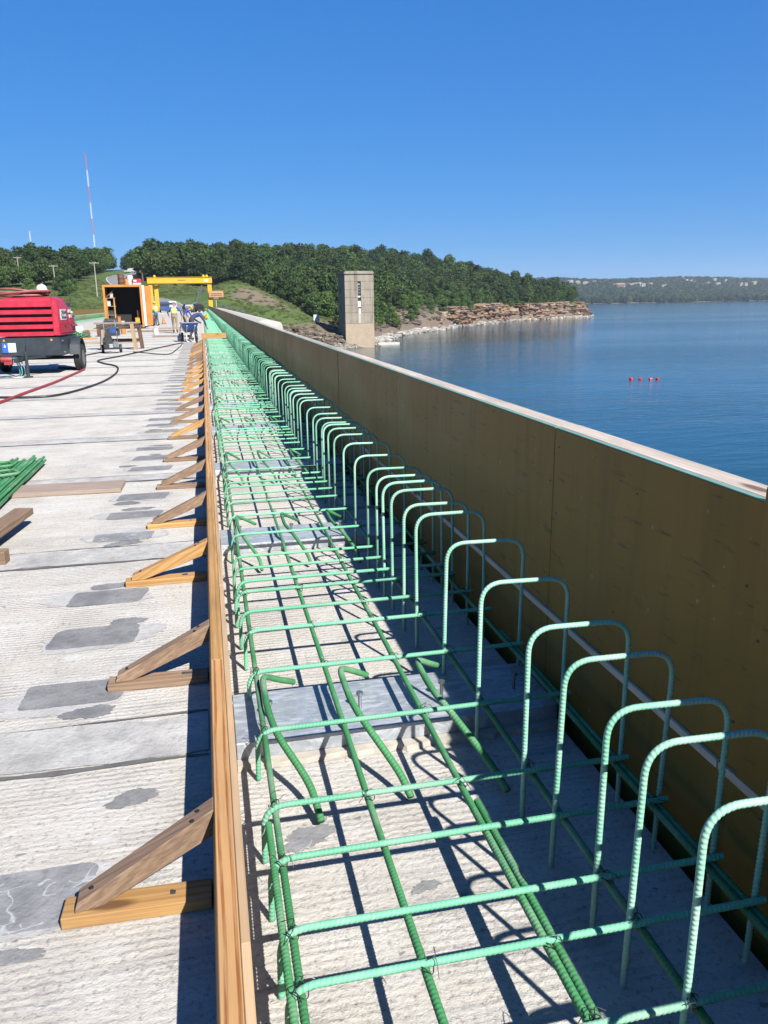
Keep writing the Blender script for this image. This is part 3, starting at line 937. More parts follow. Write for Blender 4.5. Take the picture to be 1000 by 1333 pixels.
def long_bar(x, y0, y1, parent, m='green', r=0.0092, z=ZL, sag=0.004, x2=None):
    x2 = x if x2 is None else x2
    n = max(2, int((y1 - y0) / 0.6))
    pts = [(x + (x2 - x) * i / n, y0 + (y1 - y0) * i / n, z + sag * math.sin(i * 1.7)) for i in range(n + 1)]
    near = y0 < 4
    pp = resample(spline(pts, 4), 0.0034 if near else 0.3)
    MB().tube(pp, r, 12 if near else 6, rib=(0.0126, 0.0018) if near else None).build('longitudinal_bar', m, parent, 'all', fix=False)
for x in (0.108, 0.392, 0.69, 0.931, 1.214):
    long_bar(x, 0.2, 4.6, cage, x2=x + 0.006)
    yy = 4.6
    while yy < EF_END - 0.5:
        y2 = min(yy + 10, EF_END - 0.4)
        long_bar(x + 0.006, yy, y2, cage)
        yy = y2
long_bar(0.088, 0.2, 2.06, cage, x2=0.086)
long_bar(0.712, 1.22, 2.02, cage, x2=0.713)
long_bar(1.236, 0.2, 3.2, cage)
# bent hat bars that straddle each plate
def bent_bar(x, y, seed):
    r = random.Random(seed)
    q = lambda a: r.gauss(0, a)
    pts = [(x + 0.10 + q(.008), y - 0.61 + q(.02), 0.03), (x + 0.085, y - 0.50, 0.085), (x + 0.01 + q(.006), y - 0.34, 0.176), (x - 0.018, y - 0.2, 0.2),
           (x - 0.022, y - 0.05, 0.204), (x - 0.02, y + 0.05, 0.212), (x + 0.004, y + 0.09, 0.198), (x + 0.05, y + 0.125, 0.165), (x + 0.11, y + 0.19 + q(.01), 0.115)]
    near = y < 4
    pp = spline(pts, 6)
    if near:
        pp = resample(pp, 0.0036)
    MB().tube(pp, 0.0112, 12 if near else 7, rib=(0.0135, 0.002) if near else None).build('bent_bar', 'green', cage, 'all', fix=False)
for k in range(9):
    y = 2.87 + 2.535 * k
    for j, x in enumerate((0.155, 0.465, 0.785)):
        bent_bar(x, y, k * 7 + j)
# tie wires: a twisted loop with two loose tails
def tie(x, y, s=1.0, seed=0):
    r = random.Random(seed)
    b = MB()
    ring = [(x + 0.017 * s * math.cos(a), y + 0.017 * s * math.sin(a), ZC - 0.006 + 0.012 * math.sin(2 * a)) for a in np.linspace(0, 2 * PI, 13)[:-1]]
    b.tube(ring, 0.0014, 5, closed=True)
    for sg in (-1, 1):
        a = r.uniform(0, 6.28)
        b.tube(spline([(x, y, ZC + 0.012), (x + 0.02 * math.cos(a), y + 0.02 * math.sin(a), ZC + 0.018), (x + 0.036 * math.cos(a + .7 * sg), y + 0.036 * math.sin(a + .7 * sg), ZC + r.uniform(-.02, .02))], 4), 0.0011, 4)
    b.build('tie_wire', 'wire', cage, fix=False)
tn = 0
for y in [v for v in ys if v < 7.5]:
    for x in (0.108, 0.395, 0.695, 0.925, 1.22):
        tn += 1
        if rng.random() < (0.62 if y < 4 else 0.4):
            tie(x, y + rng.choice((-.004, .012)), rng.uniform(.85, 1.15), tn)
# second cage beyond the cross plank
cage2 = thing('rebar_cage', 'farther stretch of mint green rebar cage beyond the bent over worker', 'rebar cage', (0, 0, 0))
yy = EF_END + 0.4
cnt = 0
while yy < 150:
    bars_at(yy, cage2, True)
    yy += 0.315 if yy < 70 else 0.52
for x in (0.11, 0.395, 0.69, 0.93, 1.22):
    y0 = EF_END + 0.3
    while y0 < 150:
        long_bar(x, y0, min(y0 + 12, 150), cage2)
        y0 += 12
# the same works along the far side of the deck
lform = thing('parapet_form', 'brown plywood formwork wall along the downstream edge behind the bending worker', 'formwork')
for y in np.arange(30, 150, 2.7):
    MB().box(-12.42, -12.40, y + 0.003, y + 2.697, -0.3, 1.17).build('plywood_sheet', 'ply', lform)
MB().box(-12.53, -12.425, 30, 150, 1.1, 1.165).build('top_plate', 'grey_wood', lform)
cage3 = thing('rebar_cage', 'green rebar cage along the downstream edge of the deck', 'rebar cage', (-11.0, 0, 0))
for y in np.arange(34, 120, 0.42):
    a = place('hoop_bar', far_h, cage3, (-2.2, y, 0))
for y in np.arange(34, 120, 0.84):
    place('cross_bar', far_c, cage3, (0.15, y, 0), None, (-1, 1, 1))
for x in (-1.1, -0.7, -0.3):
    long_bar(x, 34, 120, cage3)

# ------------------------------------------------------------------ intake tower, masts, poles, fences, signs
def gz(x, y):
    return float(ground(np.array([x]), np.array([y]))[0])
tw = thing('intake_tower', 'tall square concrete intake tower with a slot of windows at the water edge', 'tower', (40.4, 218.3, WL))
TX, TY, TH = 3.85, 5.3, 19.6
courses = [0, 6.3, 9.1, 11.0, 12.9, 14.9, 17.0, 18.6]
for i, (a, b) in enumerate(zip(courses, courses[1:])):
    z0, z1 = a - (6 if i == 0 else 0) + 0.02, b - 0.02
    e = 0.0
    w = MB()
    gap = 0.42
    wz = (9.2, 16.2)
    if z1 < wz[0] or z0 > wz[1]:
        w.box(-TX, TX, -TY, TY, z0, z1)
    else:
        w.box(-TX, -gap, -TY, TY, z0, z1).box(gap, TX, -TY, TY, z0, z1).box(-gap - .001, gap + .001, -TY + 0.5, TY - .001, z0, z1)
    w.build('wall_course', 'tower_low' if i == 0 else 'tower_grey', tw, bevel=0.015)
MB().box(-TX + 0.03, TX - 0.03, -TY + 0.03, TY - 0.03, -1, 18.7).build('wall_core', 'old_concrete', tw) if False else None
MB().box(-TX - 0.06, TX + 0.06, -TY - 0.06, TY + 0.06, 18.62, TH).build('parapet', 'tower_grey', tw, bevel=0.25)
for k, (z0, z1) in enumerate(((13.4, 14.1), (14.15, 14.85), (14.9, 15.5), (15.55, 16.15))):
    p = MB().box(-0.36, 0.36, -TY + 0.3, -TY + 0.33, z0, z1).build('window_pane', 'glass', tw)
    MB().box(-0.42, 0.42, -TY + 0.22, -TY + 0.34, z1, z1 + 0.05).box(-0.42, -0.36, -TY + 0.22, -TY + 0.34, z0, z1).box(0.36, 0.42, -TY + 0.22, -TY + 0.34, z0, z1).build('window_frame', 'white', p)
MB().box(-0.42, 0.42, -TY + 0.28, -TY + 0.4, 12.95, 13.35).build('panel', 'white', tw)
MB().box(-0.4, 0.4, -TY + 0.3, -TY + 0.4, 12.1, 12.9).build('louver', 'void', tw)
MB().box(-0.42, 0.42, -TY + 0.2, -TY + 0.4, 10.5, 12.05).build('panel', 'white', tw)
MB().box(-0.4, 0.4, -TY - 0.02, -TY + 0.4, 10.2, 10.4).build('ledge', 'dark_rock', tw)
MB().box(-0.3, 0.3, -TY - 0.012, -TY + 0.1, 8.9, 10.15).build('lime_streak', 'white', tw)
MB().box(-0.22, 0.22, -TY - 0.01, -TY + 0.05, 6.4, 9.05).build('lime_streak', 'pale_concrete', tw)
for zz in (9.5, 14.0):
    MB().box(-TX - 0.05, -TX + 0.02, 1.0, 1.9, zz, zz + 1.6).build('side_opening', 'void', tw)

def lattice_mast(x, y, z0, h, w, bands, label):
    t = thing('radio_mast', label, 'mast', (x, y, z0))
    for i in range(bands):
        a, b = h * i / bands, h * (i + 1) / bands
        m = MB()
        for k in range(3):
            an = 2 * PI * k / 3
            m.cyl((w * math.cos(an), w * math.sin(an), a), (w * math.cos(an), w * math.sin(an), b), w * 0.22, 5)
            an2 = 2 * PI * (k + 1) / 3
            n = 8
            for j in range(n):
                za, zb = a + (b - a) * j / n, a + (b - a) * (j + 1) / n
                p, q = (w * math.cos(an), w * math.sin(an)), (w * math.cos(an2), w * math.sin(an2))
                if j % 2:
                    p, q = q, p
                m.cyl((*p, za), (*q, zb), w * 0.12, 4)
        m.build('mast_section', 'white' if i % 2 == 0 else 'mast_red', t)
    m = MB().cyl((0, 0, h), (0, 0, h + w * 5), w * 0.15, 5).build('antenna', 'mast_red', t)
    return t
lattice_mast(-102.9, 900, 25, 122.0, 0.6, 8, 'tall red and white banded radio mast rising above the left hill')
lattice_mast(-163.5, 900, 25, 49.0, 0.5, 3, 'short distant mast just above the trees at far left')

def power_pole(x, y, h, arms, label, trans=False):
    z = gz(x, y)
    t = thing('utility_pole', label, 'utility pole', (x, y, z - 0.3), 0, 'utility poles on the hillside')
    MB().tube([(0, 0, 0), (0.02, 0, h * .5), (0, 0, h)], [0.19, 0.16, 0.12], 8).build('pole', 'pole', t, True)
    for k in range(arms):
        zz = h - 0.45 - k * 1.1
        a = MB().box(-1.35, 1.35, 0.12, 0.24, zz, zz + 0.16).build('cross_arm', 'pole', t)
        b = MB()
        for xx in (-1.2, -0.5, 0.5, 1.2):
            b.lathe([(zz + .16, 0.05), (zz + .24, 0.09), (zz + .3, 0.05)], (xx, 0.18, 0), 'z', 6)
        b.build('insulator', 'white', a)
    if trans:
        for xx in (-0.62, 0.62):
            MB().lathe([(h - 2.9, 0.3), (h - 2.85, 0.36), (h - 1.75, 0.36), (h - 1.7, 0.2)], (xx, 0, 0), 'z', 10).build('transformer', 'white', t, True)
    return t
power_pole(-31.2, 267, 10.5, 1, 'leaning pale utility pole on the grass slope left of the container')
power_pole(-63.7, 322, 9.5, 1, 'utility pole with cross arm among the trees at far left')
power_pole(-45.9, 285, 8.2, 1, 'utility pole with cross arm in front of the dark trees above the compressor')
power_pole(-20.7, 400, 11.2, 1, 'utility pole carrying white transformers above the gantry beam', True)
power_pole(-16.2, 400, 10.2, 1, 'utility pole with one cross arm behind the gantry beam')
power_pole(-27.5, 415, 8.5, 0, 'bare pole beside the hill road')

def fence(pts, h, label, gap=3.0):
    P = resample([(p[0], p[1], 0) for p in pts], gap)
    t = thing('chain_link_fence', label, 'fence', (0, 0, 0))
    tops = []
    for p in P:
        z = gz(p.x, p.y)
        MB().cyl((p.x, p.y, z - 0.2), (p.x, p.y, z + h), 0.045, 6).build('post', 'steel', t)
        tops.append(Vector((p.x, p.y, z)))
    for hh, r in ((h - 0.03, 0.03), (0.1, 0.012)):
        MB().tube([q + Vector((0, 0, hh)) for q in tops], r, 5).build('rail', 'steel', t)
    b = MB()
    for a, c in zip(tops, tops[1:]):
        n = 7
        for j in range(n):
            for (z0, z1) in ((0.1, h - .05), (h - .05, 0.1)):
                b.cyl(a.lerp(c, j / n) + Vector((0, 0, z0)), a.lerp(c, (j + 1) / n) + Vector((0, 0, z1)), 0.012, 3)
    b.build('chain_mesh', 'steel', t)
fence([(2, 280), (8, 282), (16, 280), (24, 274)], 2.0, 'chain link fence along the top of the grassy mound')
fence([(-1.5, 236), (-0.5, 262), (0.5, 285)], 1.8, 'silver fence climbing the grass behind the gantry opening', 2.6)
fence([(4.5, 206), (9, 212), (14.5, 215)], 1.6, 'low chain link fence beside the right leg of the gantry', 2.2)

def board_sign(x, y, w, h, z0, label, m='white', rz=0.0):
    t = thing('sign', label, 'sign', (x, y, gz(x, y)), rz)
    MB().box(-w / 2, w / 2, -0.03, 0.03, z0, z0 + h).build('panel', m, t, bevel=0.01)
    for xx in (-w * 0.35, w * 0.35):
        MB().box(xx - 0.05, xx + 0.05, 0.035, 0.12, -0.3, z0 + h * 0.9).build('post', 'pole', t)
    return t
board_sign(31.5, 232, 1.7, 1.9, 0.3, 'blank white sign board on the bank left of the intake tower')
board_sign(-33.0, 470, 1.9, 3.2, 0.6, 'small white sign beside the curve of the hill road')
cab = thing('utility_cabinet', 'small white cabinet on the mound right of the gantry leg', 'cabinet', (3.8, 228, gz(3.8, 228)))
MB().box(-0.65, 0.65, -0.5, 0.5, 2.6, 4.1).build('case', 'white', cab, bevel=0.05)
MB().box(-0.25, 0.25, -0.512, -0.505, 3.0, 3.5).build('vent', 'charcoal', cab)
MB().box(-0.1, 0.1, -0.1, 0.1, -0.3, 2.6).build('post', 'pole', cab)

# ------------------------------------------------------------------ yellow gantry over the end of the deck
gt = thing('gantry_crane', 'yellow steel gantry crane straddling the deck in the distance', 'gantry', (-4.6, 187.5, 0))
GL, GR, GH = -6.1, 6.5, 7.3
MB().box(GL - 0.6, GR + 0.6, -0.55, 0.55, GH - 1.35, GH - 0.1).build('main_beam', 'yellow', gt, bevel=0.04)
MB().box(GL - 0.7, GR + 0.7, -0.7, 0.7, GH - 0.1, GH).build('beam_flange', 'yellow', gt, bevel=0.02)
MB().box(GL - 0.55, GR + 0.55, -0.68, 0.68, GH - 1.48, GH - 1.355).build('beam_flange', 'rust', gt)
for x in (GL, GL + 1.15):
    MB().box(x - 0.42, x + 0.42, -0.5 + (0.8 if x > GL else 0), 0.5 + (0.8 if x > GL else 0), 0.5, GH - 1.485).build('leg', 'yellow', gt, bevel=0.03)
MB().box(GR - 0.45, GR + 0.45, -0.5, 0.5, 0.5, GH - 1.485).build('leg', 'yellow', gt, bevel=0.03)
MB().box(GR - 0.35, GR + 0.35, 0.8, 1.5, 0.5, GH - 1.485).build('leg', 'rust', gt, bevel=0.03)
for x in (GL + 0.4, GR):
    MB().box(x - 1.2, x + 1.2, -0.6, 1.7, 0.15, 0.5).build('foot_beam', 'orange', gt, bevel=0.03)
MB().cyl((GL + 0.9, -0.6, 5.6), (GL + 3.6, -0.2, GH - 1.4), 0.06, 6).build('stay', 'yellow', gt)
plat = MB().box(GR - 0.3, GR + 2.9, -1.1, -0.9, 2.9, 4.3).box(GR - 0.3, GR + 2.9, -0.9, 0.6, 2.8, 2.9).build('control_platform', 'orange', gt, bevel=0.02)
MB().box(GR - 0.1, GR + 2.7, -1.12, -1.105, 3.05, 4.15).build('notice', 'pine_pale', plat)
for zz in (3.25, 3.6):
    MB().box(GR + 0.1, GR + 2.5, -1.13, -1.122, zz, zz + 0.16).build('notice_line', 'rust', plat)
MB().box(GR - 1.1, GR - 0.2, -0.562, -0.555, GH - 1.0, GH - 0.5).build('rating_plate', 'white', gt)
MB().box(-0.2, 1.4, -0.562, -0.555, GH - 0.75, GH - 0.6).build('beam_marking', 'rust', gt)
for x in (GL + 1.0, GR - 0.5, GR - 1.2):
    MB().lathe([(GH, 0.28), (GH + 0.25, 0.28), (GH + 0.45, 0.12)], (x, 0, 0), 'z', 10).build('beacon', 'helmet_y', gt)
MB().box(-1.2, -0.5, -0.4, 0.4, GH - 2.0, GH - 1.49).build('trolley', 'rust', gt)

# ------------------------------------------------------------------ wheels
def wheel(parent, c, r, w, rim='steel', axis='x', sides=28):
    t = MB().lathe([(-w / 2, r * .62), (-w / 2, r * .9), (-w * .38, r * .985), (-w * .3, r), (-w * .05, r), (-w * .04, r * .975), (w * .04, r * .975), (w * .05, r), (w * .3, r), (w * .38, r * .985), (w / 2, r * .9), (w / 2, r * .62), (0, r * .6)], c, axis, sides, closed=True).build('tyre', 'black', parent, True)
    m = MB().lathe([(-w * .42, r * .62), (-w * .46, r * .6), (-w * .3, r * .5), (-w * .25, r * .3), (-w * .3, r * .12), (w * .3, r * .12), (w * .25, r * .3), (w * .3, r * .5), (w * .46, r * .6), (w * .42, r * .62)], c, axis, sides)
    m.build('rim', rim, t, True)
    return t

# ------------------------------------------------------------------ red towable compressor
cp = thing('air_compressor', 'red towable air compressor on a dark trailer at the left edge', 'compressor', (-3.46, 21.3, 0), R(-3))
W0 = -1.5
def sec(y, x0, x1, zb, zs, zt, ins):
    return [(x0, y, zb), (x1, y, zb), (x1, y, zb + 0.28), (x1 - 0.02, y, zs), (x1 - ins, y, zt - 0.06), (x1 - ins - 0.16, y, zt), (x0 + ins + 0.16, y, zt), (x0 + ins, y, zt - 0.06), (x0 + 0.02, y, zs), (x0, y, zb + 0.28)]
body = MB().loft([sec(0.14, W0 + .02, -0.02, 0.93, 1.5, 1.80, 0.13), sec(0.3, W0, 0.0, 0.93, 1.5, 1.86, 0.12), sec(1.55, W0, 0.0, 0.93, 1.5, 1.87, 0.14), sec(1.95, W0, 0.0, 0.95, 1.35, 1.6, 0.16), sec(2.06, W0 + .05, -0.05, 1.0, 1.25, 1.42, 0.16)]).build('canopy', 'red', cp, True, bevel=0.02)
MB().box(W0 + 0.03, -0.03, 0.10, 0.135, 0.95, 1.7).build('grille_back', 'void', cp)
zs_ = [0.93, 1.10, 1.275, 1.45, 1.62]
for i, z in enumerate(zs_):
    h = 0.105 if i < 4 else 0.19
    sl = [(0.0, z), (0.0, z + h * .8), (0.03, z + h), (0.13, z + h), (0.13, z)]
    MB().prism([(a + (0.02 * i * .4), b) for a, b in sl], W0 + 0.0, -0.13, 'x').build('louver', 'red', cp, bevel=0.008)
MB().prism([(0.0, .93), (0.05, 1.78), (0.14, 1.8), (0.14, .93)], -0.135, 0.0, 'x').build('corner_pillar', 'red', cp, bevel=0.02)
MB().prism([(0.0, .93), (0.05, 1.78), (0.14, 1.8), (0.14, .93)], W0 - .02, W0 + .1, 'x').build('corner_pillar', 'red', cp, bevel=0.02)
MB().box(0.001, 0.018, 0.25, 1.9, 0.98, 1.2).build('door_skirt', 'red', cp, bevel=0.015)
MB().box(0.019, 0.024, 1.45, 1.85, 1.02, 1.12).build('side_vent', 'void', cp)
dec = MB().box(-0.011, 0.003, 0.36, 0.98, 1.3, 1.56).build('decal', 'white', cp)
for (y0, y1, z0, z1) in ((1.3, 1.6, 1.47, 1.55), (1.36, 1.62, 1.34, 1.42)):
    MB().box(-0.014, 0.003, y0, y1, z0, z1).build('decal', 'white', cp)
ring = MB().tube([(0.005, 0.5 + 0.075 * math.cos(a), 1.43 + 0.085 * math.sin(a)) for a in np.linspace(0, 2 * PI, 21)[:-1]], 0.014, 5, closed=True).build('logo_ring', 'ink', dec)
def text(body_, size, parent, mat, loc, rot, name='lettering', depth=0.002):
    cu = bpy.data.curves.new(name, 'FONT')
    cu.body = body_
    cu.size = size
    cu.extrude = depth
    tmp = bpy.data.objects.new('tmp', cu)
    COL.objects.link(tmp)
    dg = bpy.context.evaluated_depsgraph_get()
    me = bpy.data.meshes.new_from_object(tmp.evaluated_get(dg))
    bpy.data.objects.remove(tmp)
    me.materials.clear()
    me.materials.append(M[mat])
    return place(name, me, parent, loc, rot)
text('United', 0.13, dec, 'ink', (0.006, 0.61, 1.45), (PI / 2, 0, PI / 2))
text('Rentals', 0.115, dec, 'ink', (0.006, 0.61, 1.33), (PI / 2, 0, PI / 2))
MB().prism([(W0 - .04, .45), (W0, .9), (-0.02, .9), (0.02, .45)], -0.02, 2.05, 'y').build('chassis', 'charcoal', cp, bevel=0.02)
pl = MB().box(-1.36, -1.04, -0.035, -0.022, 0.56, 0.78).build('plate', 'white', cp)
MB().box(-1.36, -1.22, -0.04, -0.036, 0.55, 0.79).build('emblem', 'sign_blue', pl)
MB().add([(-1.32, -0.043, 0.68), (-1.26, -0.043, 0.68), (-1.29, -0.043, 0.76)], [(0, 1, 2)]).build('emblem_mark', 'white', pl)
text('P185', 0.07, cp, 'silver', (0.012, 0.08, 0.8), (PI / 2, 0, PI / 2)) if False else None
for i in range(3):
    MB().box(0.012, 0.024, 0.1 + i * .06, 0.14 + i * .06, 0.79, 0.83).build('stencil_mark', 'steel', cp)
for yy in (0.62, 1.3):
    MB().box(0.0195, 0.03, yy, yy + 0.1, 1.13, 1.17).build('latch', 'black', cp, bevel=0.004)
MB().box(-0.006, 0.0035, 1.06, 1.075, 1.22, 1.5).build('panel_gap', 'void', cp)
MB().box(0.0185, 0.0215, 1.06, 1.075, 0.98, 1.2).build('panel_gap', 'void', cp)
MB().tube(fillet([(-0.9, 0.9, 1.86), (-0.9, 0.9, 1.96), (-0.6, 0.9, 1.96), (-0.6, 0.9, 1.86)], .04, 4), .015, 6).build('lifting_eye', 'charcoal', cp, True)
for yy in (0.3, 0.9, 1.6):
    MB().cyl((0.012, yy, 0.52), (0.03, yy, 0.52), 0.018, 8).build('bolt', 'steel', cp)
for xx in (-1.3, -0.2):
    MB().cyl((xx, -0.028, 0.84), (xx, -0.018, 0.84), 0.03, 10).build('reflector', 'orange', cp)
# fenders, wheels, axle
for sx, x0, x1 in ((1, 0.022, 0.27), (-1, W0 - 0.27, W0 - 0.022)):
    arc = [(1.22 + 0.46 * math.cos(a), 0.36 + 0.48 * math.sin(a)) for a in np.linspace(0.15, PI - 0.15, 11)]
    inner = [(1.22 + 0.425 * math.cos(a), 0.36 + 0.445 * math.sin(a)) for a in np.linspace(PI - 0.15, 0.15, 11)]
    MB().prism(arc + inner, x0, x1, 'x').build('fender', 'charcoal', cp, bevel=0.008)
    ix = x0 if sx > 0 else x1 - 0.02
    MB().prism(arc, ix, ix + 0.02, 'x').build('fender_side', 'charcoal', cp)
    wheel(cp, ((x0 + x1) / 2 + 0.03 * sx, 1.22, 0.34), 0.34, 0.2)
MB().cyl((W0, 1.22, 0.34), (0.05, 1.22, 0.34), 0.045, 8).build('axle', 'charcoal', cp)
# drawbar and jack at the front
MB().bar((-0.81, -1.05, 0.42), (-0.81, 0.1, 0.42), 0.1, 0.1).bar((-1.3, 0.2, 0.44), (-0.81, -0.75, 0.44), 0.06, 0.06).bar((-0.32, 0.2, 0.44), (-0.81, -0.75, 0.44), 0.06, 0.06).build('drawbar', 'charcoal', cp, bevel=0.006)
MB().cyl((-0.66, -0.72, 0.03), (-0.66, -0.72, 0.62), 0.04, 10).cyl((-0.66, -0.72, 0.0), (-0.66, -0.72, 0.03), 0.11, 10).cyl((-0.66, -0.72, 0.58), (-0.6, -0.86, 0.74), 0.012, 6).cyl((-0.6, -0.86, 0.74), (-0.6, -0.86, 0.86), 0.015, 6).build('jack_stand', 'charcoal', cp, True)
MB().lathe([(-0.13, 0.02), (-0.12, 0.07), (0.08, 0.07), (0.13, 0.05)], (-1.15, -0.55, 0.42), 'x', 10).box(-1.2, -1.02, -0.6, -0.48, 0.3, 0.42).build('air_manifold', 'hose_red', cp, True)
for k, (xa, c) in enumerate(((-1.05, 'cyan'), (-0.98, 'steel'), (-1.1, 'steel'))):
    MB().tube(spline([(xa, -0.55, 0.45), (xa + 0.14, -0.6, 0.42), (xa + 0.24, -0.64, 0.2), (xa + 0.2, -0.66, 0.025), (xa - 0.05, -0.75, 0.02), (xa - 0.3, -0.7, 0.02)], 6), 0.014, 6).build('whip_hose', c, cp, True)
MB().prism([(1.8, 1.62), (1.8, 1.66), (2.12, 1.72), (2.12, 1.6)], -0.35, -0.1, 'x').build('exhaust_flap', 'charcoal', cp)
MB().box(-1.2, -0.5, 0.5, 1.6, 0.36, 0.45).build('fuel_tank', 'void', cp)
# hose coil and hard hat lying on the compressor
b = MB()
pts = []
r_ = random.Random(3)
for i in range(150):
    a = i / 150 * 2 * PI * 5.2
    k = i / 150
    ra = 0.62 + 0.12 * math.sin(a * 0.37 + 1) + r_.gauss(0, .01)
    pts.append((-0.98 + ra * math.cos(a), 0.62 + 0.34 * (ra / .6) * math.sin(a), 1.9 + 0.13 * k + 0.035 * math.sin(a * 1.7 + 2) * (0.4 + k)))
coil = b.tube(spline(pts, 2), 0.026, 7).build('air_hose', 'hose_rose', None, True)
coil.matrix_world = cp.matrix_world if False else (Matrix.Translation((-3.46, 21.3, 0)) @ Matrix.Rotation(R(-3), 4, 'Z'))
tag(coil, 'coiled faded red air hose lying on top of the compressor', 'hose')
def helmet_mesh(m):
    prof = [(0.0, 0.128), (0.012, 0.126), (0.014, 0.112), (0.05, 0.108), (0.09, 0.09), (0.115, 0.06), (0.125, 0.02)]
    b = MB().lathe(prof, (0, 0, 0), 'z', 16)
    b.v = [(x * .92, y * 1.1 + (0.03 if (z < .013 and y > 0.05) else 0), z) for x, y, z in b.v]
    b.box(-0.012, 0.012, -0.08, 0.08, 0.1, 0.13)
    return b.mesh('hard_hat', m, True)
hh = place('hard_hat', helmet_mesh('helmet_w'))
hh.matrix_world = Matrix.Translation((-3.46, 21.3, 0)) @ Matrix.Rotation(R(-3), 4, 'Z') @ Matrix.Translation((-0.42, 0.55, 2.0)) @ Matrix.Rotation(R(8), 4, 'X') @ Matrix.Scale(1.3, 4)
tag(hh, 'cream hard hat resting in the hose coil on the compressor', 'hard hat')

def hose(name, pts, r, m, label, n=8):
    o = MB().tube(spline([(x, y, r + 0.002) for x, y in pts], n), r, 8).build(name, m, None, True)
    return tag(o, label, 'hose')
hose('air_hose', [(-3.9, 23.3), (-3.2, 22.6), (-3.14, 21.9), (-3.2, 20.2), (-3.27, 18.64), (-3.45, 16.6), (-3.57, 15.1), (-3.9, 13.2)], 0.028, 'hose_red', 'red air hose running over the deck from under the compressor')
hose('black_hose', [(-0.96, 36.15), (-1.9, 31.76), (-2.7, 27.9), (-3.18, 25.95), (-2.9, 24.6), (-2.39, 23.15), (-2.18, 20.82), (-2.27, 18.27), (-2.7, 16.2), (-3.2, 15.85), (-3.77, 16.0), (-4.6, 16.3)], 0.022, 'black', 'long black hose looping over the deck in front of the workbench')
hose('black_hose', [(-0.9, 36.4), (-0.98, 32.5), (-1.15, 28.6), (-1.5, 28.4), (-2.02, 29.37), (-2.5, 30.2)], 0.016, 'black', 'thin black cord in a V shape left of the wheelbarrow')
hose('black_hose', [(-3.55, 30.7), (-3.75, 29.8), (-4.05, 28.6), (-4.7, 28.0), (-5.6, 28.2)], 0.02, 'black', 'black hose leading left from the pressure washer')
hose('black_hose', [(-0.35, 37.0), (-0.2, 34.6), (-0.02, 32.2), (0.02, 31.4)], 0.035, 'black', 'thick black hose from the wheelbarrow to the edge form')

# ------------------------------------------------------------------ loose rebar, planks and lumber at the left
pile_dir = Vector((0.02, 1.0, 0)).normalized()
for i in range(30):
    lay = 0 if i < 17 else 1
    k = i if lay == 0 else i - 17
    x0 = -1.745 - k * 0.037 - (0.02 if lay else 0)
    end = 9.05 + rng.uniform(-.25, .12) - k * 0.012
    r = 0.0135
    z = r + 0.042 + lay * 0.0265
    L = 4.2 + rng.uniform(-.1, .3)
    ang = rng.gauss(0, 0.006)
    p1 = Vector((x0 + 0.035 * 0 + rng.gauss(0, .004), end, z))
    p0 = p1 - Vector((0.03 + ang, L, 0))
    o = MB().tube([p0, p0.lerp(p1, .5) - Vector((0, 0, 0.0)), p1], r, 8).build('loose_rebar', 'green', None, True)
    tag(o, 'straight green rebar in the loose stack at the left edge of the deck', 'rebar', 'loose rebar stacked at the left')
for i, (x, y, a) in enumerate(((-1.95, 7.9, 0.5), (-2.1, 8.35, 0.42))):
    d = Vector((math.cos(a), math.sin(a), 0)); s = Vector((-d.y, d.x, 0))
    p = Vector((x, y, 0.12))
    o = MB().tube(fillet([p - d * .4, p + d * .18, p + d * .18 + s * 0.22, p - d * 0.3 + s * 0.3], 0.06, 5), 0.0135, 8).build('bent_rebar', 'green', None, True)
    tag(o, ['hooked green rebar on top of the loose stack, nearer one', 'hooked green rebar on top of the loose stack, farther one'][i], 'rebar')
o = lumber('plank', (-2.5, 7.64, 0.021), (-0.83, 7.60, 0.021), 0.37, 0.038, 'grey_wood')
tag(o, 'wide weathered plank lying across the deck under the loose rebar', 'plank')
o = lumber('plank', (-3.0, 5.55, 0.021), (-2.6, 5.8, 0.021), 0.15, 0.038, 'grey_wood') if False else None
o = lumber('timber', (-1.72, 4.6, 0.115), (-1.455, 6.45, 0.115), 0.14, 0.05, 'pine_grey')
tag(o, 'weathered timber sloping out of the left edge of the picture', 'timber')
o = lumber('timber', (-1.78, 5.2, 0.165), (-1.6, 6.05, 0.165), 0.14, 0.045, 'pine_grey')
tag(o, 'short weathered timber stacked on a longer one at the left edge', 'timber')
o = lumber('timber', (-2.0, 5.52, 0.046), (-1.375, 5.47, 0.046), 0.1, 0.09, 'pine_grey')
tag(o, 'timber bearer block under the stacked timbers at the left edge', 'timber')
# cross plank where the edge form ends
o = lumber('plank', (-0.12, EF_END + 0.05, BH + 0.07), (1.02, EF_END + 0.1, BH + 0.07), 0.04, 0.22, 'pine_yellow')
tag(o, 'pine bulkhead plank across the rebar in front of the bending worker', 'plank')
# planks on the deck behind the compressor
for (x0, x1, y, m, lab) in ((-6.9, -5.2, 42.5, 'pine_yellow', 'yellow plank on the deck right of the compressor'), (-5.6, -2.9, 37.6, 'grey_wood', 'long weathered plank on the deck between compressor and workbench')):
    tag(lumber('plank', (x0, y, 0.045), (x1, y + .1, 0.045), 0.25, 0.085, m), lab, 'plank')

